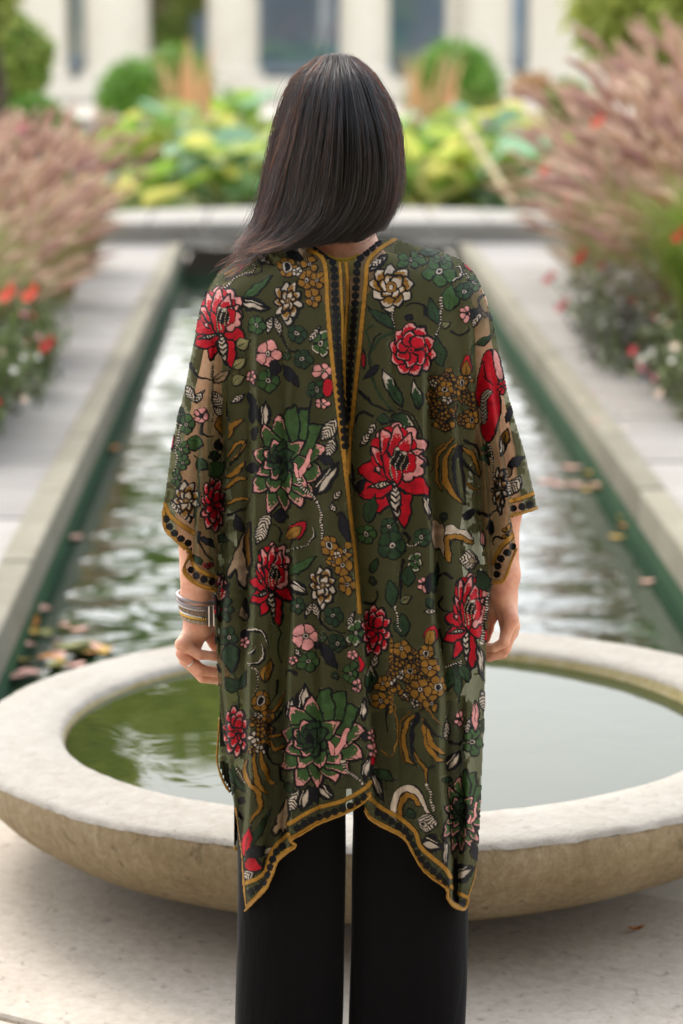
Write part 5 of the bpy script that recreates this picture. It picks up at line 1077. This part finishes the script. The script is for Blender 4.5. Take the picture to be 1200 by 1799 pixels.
def torso_sdf(P):
    d = ell(P, J(612, 665, -.0), (.178, .074, .17)); d = smin(d, ell(P, J(612, 585, .0), (.175, .070, .10)), .04)
    d = smin(d, ell(P, J(612, 900, .0), (.165, .072, .24)), .06); d = smin(d, ell(P, J(614, 1150, .0), (.18, .085, .15)), .06)
    for s in 'lr': d = smin(d, cap(P, J(595, 508, -.0), SH[s]+np.array([0, 0, .0]), .050, .046), .03)
    return d
def body_sdf(P):
    d = torso_sdf(P)
    d = smin(d, cap(P, J(600, 500, -.01), HEAD+np.array([0, .01, -.06]), .058, .050), .04)
    hd = ell(P, HEAD+np.array([0, .006, .012]), (.070, .080, .090)); hd = smin(hd, ell(P, HEAD+np.array([0, .045, -.055]), (.052, .05, .062)), .04)
    hd = smin(hd, cap(P, HEAD+np.array([0, .092, .01]), HEAD+np.array([0, .112, -.025]), .008, .012), .015)
    hd = smin(hd, cap(P, HEAD+np.array([-.018, .09, -.062]), HEAD+np.array([.018, .09, -.062]), .007, .007), .01)
    for s in (-1, 1):
        hd = -smin(-hd, ell(P, HEAD+np.array([s*.031, .098, .004]), (.016, .014, .011)), .012)
        hd = np.minimum(hd, ell(P, HEAD+np.array([s*.031, .078, .004]), (.0125, .0125, .0125)))
        hd = smin(hd, ell(P, HEAD+np.array([s*.070, .012, -.012]), (.007, .015, .028)), .008)
    d = smin(d, hd, .02)
    for s in 'lr': d = smin(d, cap(P, SH[s], EL[s], .043, .036), .02)
    for s, x in (('l', 520), ('r', 712)):
        d = smin(d, cap(P, J(x, 1230), J(x-4 if s == 'l' else x+6, 1560, .0), .062, .048), .01); d = smin(d, cap(P, J(x, 1560), J(x, 1810, -.01), .047, .036), .02)
        d = smin(d, cap(P, J(x, 1820, -.02), J(x, 1845, .13), .034, .026), .02)
    return d
def sub_nets(f, lo, hi, h):
    P = lat(lo, hi, h); return surface_nets(f(P), np.array(lo), h)
Vb, Fb = sub_nets(body_sdf, (-.34, -.2, -.02), (.34, .24, 1.76), .009)
def limb_mesh(s):
    sg = -1 if s == 'l' else 1; W = WR[s]; E = EL[s]
    if s == 'l':
        Wp = J(349, 1096, .02)
        mcp = [J(320, 1132, -.006), J(322, 1147, .014), J(327, 1158, .034), J(334, 1163, .054)]
        pip = [J(350, 1150, -.002), J(352, 1177, .014), J(357, 1189, .034), J(362, 1188, .056)]
        dip = [J(374, 1152, .006), J(380, 1181, .020), J(386, 1194, .038), J(388, 1194, .058)]
        tip = [J(391, 1158, .014), J(402, 1178, .030), J(410, 1190, .044), J(410, 1193, .062)]
        th = [J(362, 1104, .045), J(378, 1128, .062), J(388, 1150, .066), J(396, 1168, .064)]
    else:
        Wp = J(884, 1044, .028)
        mcp = [J(899, 1088, .0), J(901, 1100, .018), J(898, 1110, .036), J(892, 1114, .055)]
        pip = [J(886, 1128, .0), J(887, 1140, .018), J(882, 1146, .036), J(876, 1148, .058)]
        dip = [J(868, 1138, .006), J(866, 1149, .022), J(860, 1153, .040), J(856, 1152, .060)]
        tip = [J(853, 1136, .014), J(850, 1146, .028), J(845, 1150, .044), J(842, 1150, .062)]
        th = [J(872, 1052, .045), J(862, 1082, .060), J(857, 1104, .064), J(853, 1122, .060)]
    rad = [(.0082, .0072, .0066), (.0094, .0082, .0074), (.0098, .0086, .0078), (.0096, .0084, .0076)]
    def f(P):
        d = cap(P, E, E*.55+W*.45, .037, .036); d = smin(d, cap(P, E*.55+W*.45, W, .036, .0255), .02)
        d = smin(d, cap(P, W, Wp, .0245, .022), .015)
        for m in mcp: d = smin(d, cap(P, Wp+(m-Wp)*.05, m, .0150, .0112), .012)
        d = smin(d, cap(P, Wp, th[0], .017, .015), .012); d = smin(d, cap(P, th[0], th[1], .0145, .0110), .008)
        fing = np.full(d.shape, 1.0)
        for m, p, q, t, (r0, r1, r2) in zip(mcp, pip, dip, tip, rad):
            g = smin(cap(P, m, p, r0*1.12, r0), cap(P, p, q, r0*1.03, r1), .003); g = smin(g, cap(P, q, t, r1, r2), .003); fing = np.minimum(fing, g)
        g = smin(cap(P, th[1], th[2], .0108, .0096), cap(P, th[2], th[3], .0100, .0080), .003); fing = np.minimum(fing, g)
        return smin(d, fing, .0065)
    pts = np.array([W]+[Wp]+mcp+pip+dip+tip+th); lo = pts.min(0)-.04; hi = pts.max(0)+.03
    hi[2] = E[2]+.045; lo[0] = min(lo[0], E[0]-.05); hi[0] = max(hi[0], E[0]+.05); lo[1] = min(lo[1], E[1]-.05); hi[1] = max(hi[1], E[1]+.05)
    return sub_nets(f, tuple(lo), tuple(hi), .0021), (mcp, pip, dip, tip)
(VL, FL_), JL = limb_mesh('l'); (VR, FR_), JR = limb_mesh('r')
V = np.concatenate([Vb, VL, VR]); F = np.concatenate([Fb, FL_+len(Vb), FR_+len(Vb)+len(VL)])
def skin_mat():
    m, nt, b = new_mat('skin'); L = nt.links.new; co = N(nt, 'ShaderNodeTexCoord')
    n = N(nt, 'ShaderNodeTexNoise', Scale=26.0, Detail=7.0, Roughness=.65); L(co.outputs['Object'], n.inputs['Vector'])
    r = ramp(nt, [(.3, S(186, 118, 96)), (.5, S(208, 150, 122)), (.72, S(222, 176, 150))]); L(n.outputs['Fac'], r.inputs[0]); L(r.outputs[0], b.inputs['Base Color'])
    b.inputs['Roughness'].default_value = .48; b.inputs['Subsurface Weight'].default_value = .12; b.inputs['Subsurface Radius'].default_value = (.9, .35, .2); b.inputs['Subsurface Scale'].default_value = .006
    n2 = N(nt, 'ShaderNodeTexVoronoi', Scale=420.0); L(co.outputs['Object'], n2.inputs['Vector']); bp = N(nt, 'ShaderNodeBump', Strength=.15, Distance=.001); L(n2.outputs['Distance'], bp.inputs['Height']); L(bp.outputs[0], b.inputs['Normal'])
    return m
M_skin = skin_mat()
obj('body', make_mesh('body', V, F), M_skin, person)
# sleeveless olive top under the kimono, with a ribbed gold neckline
def shirt_sdf(P):
    d = torso_sdf(P)-.006; neck = cap(P, J(600, 380, .0), J(600, 449, -.02), .064, .062)
    d = np.maximum(d, -neck); d = np.maximum(d, J(600, 1320)[2]-P[..., 2])
    for s in 'lr': d = np.maximum(d, -cap(P, SH[s]+np.array([(-.06 if s == 'l' else .06), 0, 0]), EL[s], .058, .05))
    return d
Vs, Fs = sub_nets(shirt_sdf, (-.3, -.19, .48), (.3, .19, 1.5), .008)
obj('top', make_mesh('top', Vs, Fs), plain('olive_jersey', S(84, 80, 50), .85, .1, var=.08, scale=60), person)
cl = empty('neckline'); cl.parent = person
Mg = plain('gold_rib', S(158, 132, 48), .7, .2, var=.2, scale=200); m = MB()
xk = np.linspace(572, 630, 26); yk = 447+9*np.sin(np.linspace(0, math.pi, 26))**.7
P = at_y(xk, yk, PY0-.076-.006*np.sin(np.linspace(0, math.pi, 26)))-PO
m.tube(P, .0026, 8)
for i in range(26):
    m.tube([P[i]+np.array([0, -.0008, .001]), P[i]+np.array([0, -.0015, -.026])], .0014, 5)
m.tube(P+np.array([0, .0015, -.014]), .0012, 6)
m.build('ribbing', Mg, cl)
# black trousers
M_tr = plain('black_trouser_cloth', S(6, 5, 6), .8, .1, var=.12, scale=40)
nt = M_tr.node_tree; co = N(nt, 'ShaderNodeTexCoord'); mp = N(nt, 'ShaderNodeMapping'); mp.inputs['Scale'].default_value = (9, 9, 2.2); nt.links.new(co.outputs['Object'], mp.inputs['Vector'])
n1 = N(nt, 'ShaderNodeTexNoise', Scale=1.6, Detail=4.0, Distortion=.8); nt.links.new(mp.outputs[0], n1.inputs['Vector']); bp = N(nt, 'ShaderNodeBump', Strength=.35, Distance=.02); nt.links.new(n1.outputs['Fac'], bp.inputs['Height']); nt.links.new(bp.outputs[0], nt.nodes['Principled BSDF'].inputs['Normal'])
nt.nodes['Principled BSDF'].inputs['Sheen Weight'].default_value = .03
def leg_loft(rows):
    k = 56; V = []; a = np.arange(k)/k*6.283
    for py, xl, xr, dy in rows:
        A = J(xl, py); B = J(xr, py); c = (A+B)/2; rx = (B[0]-A[0])/2; ca, sa = np.cos(a), np.sin(a); e = .85
        wr_ = 1+.018*np.sin(a*3+py/70)+.012*np.sin(a*7+py/40)
        V.append(np.c_[c[0]+rx*np.sign(ca)*np.abs(ca)**e, c[1]+dy*np.sign(sa)*np.abs(sa)**e*wr_, np.full(k, c[2])])
    n = len(rows); F = [(i*k+j, i*k+(j+1) % k, (i+1)*k+(j+1) % k, (i+1)*k+j) for i in range(n-1) for j in range(k)]
    return np.concatenate(V), F
yy = np.r_[np.linspace(1330, 1845, 24)]
LL = [(y, np.interp(y, [1330, 1450, 1600, 1860], [432, 418, 416, 414])+1.5*math.sin(y/60), np.interp(y, [1330, 1430, 1600, 1860], [612, 607, 607, 600])+.8*math.sin(y/45), .080) for y in yy]
RL = [(y, np.interp(y, [1330, 1430, 1600, 1860], [612, 621, 617, 612])+.8*math.sin(y/50), np.interp(y, [1330, 1450, 1600, 1860], [812, 826, 823, 814])+1.5*math.sin(y/65), .080) for y in yy]
hip = [(y, np.interp(y, [1010, 1150, 1340], [470, 440, 428]), np.interp(y, [1010, 1150, 1340], [756, 790, 818]), np.interp(y, [1010, 1150, 1340], [.060, .078, .080])) for y in np.linspace(1010, 1360, 10)]
tm = MB(); 
for rows in (hip, LL, RL): tm.add(*leg_loft(rows))
tr_o = tm.build('trousers', M_tr, person)
for L_, si in ((LL, -1), (RL, 1)):             # outer seams
    MB().tube([J((xl if si < 0 else xr)-si*7, y_, -.026) for y_, xl, xr, _ in L_], .0011, 5).build('side_seam', M_tr, tr_o)
for s, px in (('l', 520), ('r', 712)):
    c = J(px, 1850, .05); sm = MB().lathe([(.0, .0), (.046, .002), (.048, .02), (.044, .045), (.034, .07), (.03, .08)], 24)
    Vv = np.concatenate(sm.V); Vv[:, 1] = np.where(Vv[:, 1] > 0, Vv[:, 1]*3.2, Vv[:, 1]*1.3); Vv[:, 2] *= np.where(Vv[:, 1] > .05, .7, 1); Vv += np.array([c[0], c[1]-.04, .002])
    obj('shoe', make_mesh('shoe', Vv, sm.F), plain('black_leather', S(24, 22, 22), .4), person)
# bracelets, clasp and ring on the left hand
def around(z0f, tilt=0.0, ex=1.0):
    A = WR['l']; B = J(349, 1096, .02); c = A+(B-A)*z0f; return c
Mb = [plain('grey_leather', S(140, 130, 130), .35, .5, .3), plain('taupe_leather', S(128, 108, 88), .6), plain('silver_bead', S(190, 184, 178), .25, .5, .9), plain('gold_bead', S(208, 168, 84), .25, .5, .9), plain('smoke_bead', S(148, 130, 108), .25, .6)]
for k, (f, rr, mt, bead) in enumerate(((-.42, .0034, 0, 0), (-.16, .0034, 0, 0), (.0, .0026, 2, 1), (.16, .0030, 1, 2), (.34, .0022, 2, 0), (.46, .0027, 3, 1), (.64, .0030, 4, 2))):
    b = empty('bracelet'); b.parent = person; c = around(f); rx, ry = .0290-.0035*f, .0285-.0035*f
    a = np.linspace(0, 6.283, 49); ring = np.c_[c[0]+rx*np.cos(a), c[1]+ry*np.sin(a), c[2]+.004*np.cos(a)*(-1)+.003*np.sin(a)]
    if bead == 0: MB().tube(ring, rr, 8, False).build('cord', Mb[mt], b)
    else:
        MB().tube(ring, .0012, 6, False).build('cord', Mb[1], b); ring2 = ring[:-1:1] if bead == 1 else ring[:-1:2]
        sph = MB().lathe([(.0003, -rr), (rr*.7, -rr*.7), (rr, 0), (rr*.7, rr*.7), (.0003, rr)], 8).mesh('bead') if bead == 1 else MB().box(-rr*1.05, rr*1.05, -rr*.6, rr*.6, -rr, rr).mesh('bead', False)
        sph.materials.append(Mb[mt])
        for i, p in enumerate(ring2):
            q = obj('bead', sph, None, b, p); q.rotation_euler = (0, 0, a[i*(1 if bead == 1 else 2)]+1.57)
cb = empty('bracelet_clasp'); cb.parent = person
for dx in (0, .0075):
    c = J(366, 1082, -.020); MB().box(c[0]+dx, c[0]+dx+.0028, c[1]-.004+dx*.6, c[1]-.001+dx*.6, c[2]-.017, c[2]+.017).build('bar', Mb[2], cb, False, .0006)
c = J(366, 1082, -.019); MB().box(c[0]-.003, c[0]+.012, c[1]+.000, c[1]+.002, c[2]-.015, c[2]+.015).build('plate', plain('dark_clasp', S(60, 52, 48), .4, .5, .5), cb, False)
m1, p1 = JL[0][1], JL[1][1]; v = (p1-m1)/np.linalg.norm(p1-m1); cc_ = m1+v*.021; x = np.cross(v, [0, 1, 0]); x /= np.linalg.norm(x); y = np.cross(v, x)
a = np.linspace(0, 6.283, 33); MB().tube(cc_+.0104*(np.cos(a)[:, None]*x+np.sin(a)[:, None]*y), .0012, 6, False).build('ring', Mb[2], person)

# hair: a solid under-mass and some fifteen thousand strands over it
G = [[(558, 105), (512, 142), (482, 230), (464, 320), (452, 385), (424, 442)],
     [(568, 102), (532, 150), (504, 250), (482, 345), (462, 402), (432, 446)],
     [(578, 99.5), (560, 160), (540, 270), (520, 365), (488, 415), (446, 446)],
     [(588, 98.5), (588, 165), (582, 280), (566, 370), (524, 420), (462, 446)],
     [(598, 98.5), (618, 160), (632, 270), (622, 358), (574, 418), (506, 438)],
     [(608, 99.5), (646, 150), (678, 255), (674, 348), (634, 408), (560, 432)],
     [(617, 102), (658, 143), (694, 225), (701, 305), (684, 375), (628, 426)],
     [(624, 105), (663, 140), (701, 218), (706, 300), (701, 352), (676, 410)]]
GD = [[.02, .05, .06, .06, .05, .0], [.0, -.02, -.02, -.01, -.01, -.02], [-.02, -.06, -.07, -.06, -.055, -.05], [-.03, -.085, -.105, -.10, -.085, -.075], [-.03, -.085, -.11, -.105, -.09, -.078], [-.02, -.06, -.085, -.085, -.08, -.08], [.0, -.02, -.035, -.05, -.06, -.075], [.03, .05, .05, .04, .02, -.03]]
GP = np.stack([catmull(np.c_[np.array(p), np.array(d)], 7) for p, d in zip(G, GD)])      # guides x points x (px, py, depth)
ng, npt = GP.shape[:2]
def hair_at(s, t):
    """point on the hair surface: s across the guides 0..1, t along them 0..1"""
    u = np.clip(s, 0, 1)*(ng-1); i = np.minimum(u.astype(int), ng-2); fu = (u-i)[..., None]; v = np.clip(t, 0, 1)*(npt-1); j = np.minimum(v.astype(int), npt-2); fv = (v-j)[..., None]
    w = fu*fu*(3-2*fu)*.35+fu*.65
    return (GP[i, j]*(1-w)+GP[i+1, j]*w)*(1-fv)+(GP[i, j+1]*(1-w)+GP[i+1, j+1]*w)*fv
ss, tt_ = np.meshgrid(np.linspace(.0, 1, 60), np.linspace(0, .80, 50)); hp = hair_at(ss, tt_)
cxh = 588
HB = at_y(cxh+(hp[..., 0]-cxh)*.975, hp[..., 1]+4, PY0+hp[..., 2]+.016)-PO
idx = np.arange(HB.shape[0]*HB.shape[1]).reshape(HB.shape[:2]); Fh = np.stack([idx[:-1, :-1], idx[1:, :-1], idx[1:, 1:], idx[:-1, 1:]], -1).reshape(-1, 4)
HF = HB.copy(); HF[..., 1] = -(HB[..., 1])*.55+.05; HF[..., 1] = np.maximum(HF[..., 1], HB[..., 1]+.01)
HF = HF[:30]; idf = np.arange(HF.shape[0]*HF.shape[1]).reshape(HF.shape[:2]); Ff = np.stack([idf[:-1, :-1], idf[:-1, 1:], idf[1:, 1:], idf[1:, :-1]], -1).reshape(-1, 4)
sel = np.ones(len(Ff), bool)
M_hairbase = plain('dark_hair_mass', S(24, 18, 16), .6, .3, var=.3, scale=60)
hair = empty('hair'); hair.parent = person
crown_ = ell
Vc = MB(); Vc.add(HB.reshape(-1, 3), Fh)
cap_s = lat((HEAD[0]-.11, -.13, HEAD[2]-.05), (HEAD[0]+.12, .11, HEAD[2]+.15), .007)
dcap = np.maximum(ell(cap_s, HEAD+np.array([0, .004, .016]), (.068, .074, .084)), -ell(cap_s, HEAD+np.array([0, .115, -.03]), (.066, .08, .11)))
Vq, Fq_ = surface_nets(dcap, np.array((HEAD[0]-.11, -.13, HEAD[2]-.05)), .007); Vc.add(Vq, Fq_)
Vc.build('hair_mass', M_hairbase, hair)
def strands(n, seed, stray=0.0, layer=(0, .012), rad=.00042):
    q = np.random.default_rng(seed); K = 22
    s0 = q.random(n); t = np.linspace(0, 1, K)[None]
    clump = np.round(s0*70)/70+.004*q.normal(size=n); cs = q.uniform(.1, .7, n)[:, None]
    nc = 90; ci = (s0*nc).astype(int) % nc; qc = np.random.default_rng(91); cl_len = qc.uniform(-.07, .05, nc)[ci]; cl_dep = qc.uniform(-.006, .005, nc)[ci][:, None]; cl_dr = qc.normal(0, .018, nc)[ci][:, None]; cl_ph = qc.uniform(0, 6.28, nc)[ci][:, None]
    tl = np.clip(.97+cl_len-np.abs(q.normal(0, .07, n)), .6, 1.07)[:, None]; ts = np.where(q.random(n) < .25, q.uniform(0, .35, n), 0)[:, None]
    T_ = ts+(tl-ts)*t; s = s0[:, None]+cl_dr*T_**1.5*np.sin(T_*3+cl_ph)+(clump-s0)[:, None]*cs*T_+.010*np.sin(T_*5+q.random((n, 1))*6.28)*T_+.018*q.normal(size=(n, 1))*T_
    h = hair_at(s, np.clip(T_, 0, 1)); ex = np.clip(T_-1, 0, 1)[..., None]
    h = h+ex*np.array([-190, 40, 0])
    lay = q.uniform(*layer, n)[:, None]
    if stray:
        amp_ = stray*q.random((n, 1))**2; ph = q.random((n, 1))*6.28; h[..., 0] += amp_*(np.sin(T_*7+ph)*6+np.sin(T_*19+ph*2)*1.6+q.normal(size=(n, 1))*4*T_**2)-stray*2*T_**3*(q.random((n, 1)) < .3)*8; h[..., 1] += amp_*np.cos(T_*6+ph)*5; lay = lay+.01*q.random((n, 1))*np.sin(T_*8+ph)*np.sign(stray)
    rr = np.where(np.abs(h[..., 0]-cxh) > 0, 1, 1)
    wv = .0012*np.sin(T_*26+q.random((n, 1))*6.28)
    W3 = at_y(h[..., 0], h[..., 1], PY0+h[..., 2]-(lay+cl_dep*np.minimum(1, T_*2.5))*(.3+.7*np.minimum(1, T_*3))+wv)-PO
    W3[..., 2] += (.002*np.sin(T_*3.1))*0
    hc = bpy.data.hair_curves.new('strands'); hc.add_curves([K]*n)
    hc.attributes['position'].data.foreach_set('vector', W3.astype(np.float32).ravel())
    ra = hc.attributes.get('radius') or hc.attributes.new('radius', 'FLOAT', 'POINT')
    ra.data.foreach_set('value', (rad*(.7+.6*q.random((n, 1)))*(1-.6*t**3)).astype(np.float32).ravel())
    return hc
def wisps(n, seed, rad):
    q = np.random.default_rng(seed); K = 20; t = np.linspace(0, 1, K)[None]; s = q.uniform(.0, .42, (n, 1)); T_ = .55+(q.uniform(.42, .78, (n, 1)))*t
    h = hair_at(s+.02*np.sin(T_*9+q.random((n, 1))*6.28)*t, np.clip(T_, 0, 1)); ex = np.clip(T_-1, 0, 1)
    h[..., 0] += -130*ex-q.normal(0, 5, (n, 1))*t**2-q.random((n, 1))*10*t; h[..., 1] += 120*ex+q.normal(0, 5, (n, 1))*t**2+2*np.sin(t*14+q.random((n, 1))*6)
    W3 = at_y(h[..., 0], h[..., 1], PY0+h[..., 2]-.012-.02*ex-.008*q.random((n, 1)))-PO
    hc = bpy.data.hair_curves.new('wisps'); hc.add_curves([K]*n); hc.attributes['position'].data.foreach_set('vector', W3.astype(np.float32).ravel())
    ra = hc.attributes.get('radius') or hc.attributes.new('radius', 'FLOAT', 'POINT'); ra.data.foreach_set('value', (rad*(1-.6*t**3)*np.ones((n, 1))).astype(np.float32).ravel())
    return hc
def hair_mat():
    m = bpy.data.materials.new('dark_brown_hair'); m.use_nodes = True; nt = m.node_tree; nt.nodes.clear()
    h = nt.nodes.new('ShaderNodeBsdfHairPrincipled'); o = nt.nodes.new('ShaderNodeOutputMaterial')
    h.parametrization = 'MELANIN'; h.inputs['Melanin'].default_value = 1.0; h.inputs['Melanin Redness'].default_value = .45; h.inputs['Roughness'].default_value = .2; h.inputs['Radial Roughness'].default_value = .4
    for k in ('Random Color', 'Random Roughness'):
        if k in h.inputs: h.inputs[k].default_value = .15
    nt.links.new(h.outputs[0], o.inputs[0]); return m
M_hair = hair_mat()
for nm_, n, sd, st_, ly, rd in (('strands', 15000, 3, 0, (-.002, .010), .00040), ('loose_strands', 3000, 5, 1.2, (.006, .018), .00028), ('flyaway_strands', 260, 7, 2.4, (.004, .022), .00018)):
    hc = strands(n, sd, st_, ly, rd); hc.materials.append(M_hair); o = obj(nm_, hc, None, hair); o['kind'] = 'stuff'
hc = wisps(170, 23, .00030); hc.materials.append(M_hair); obj('wisps', hc, None, hair)['kind'] = 'stuff'
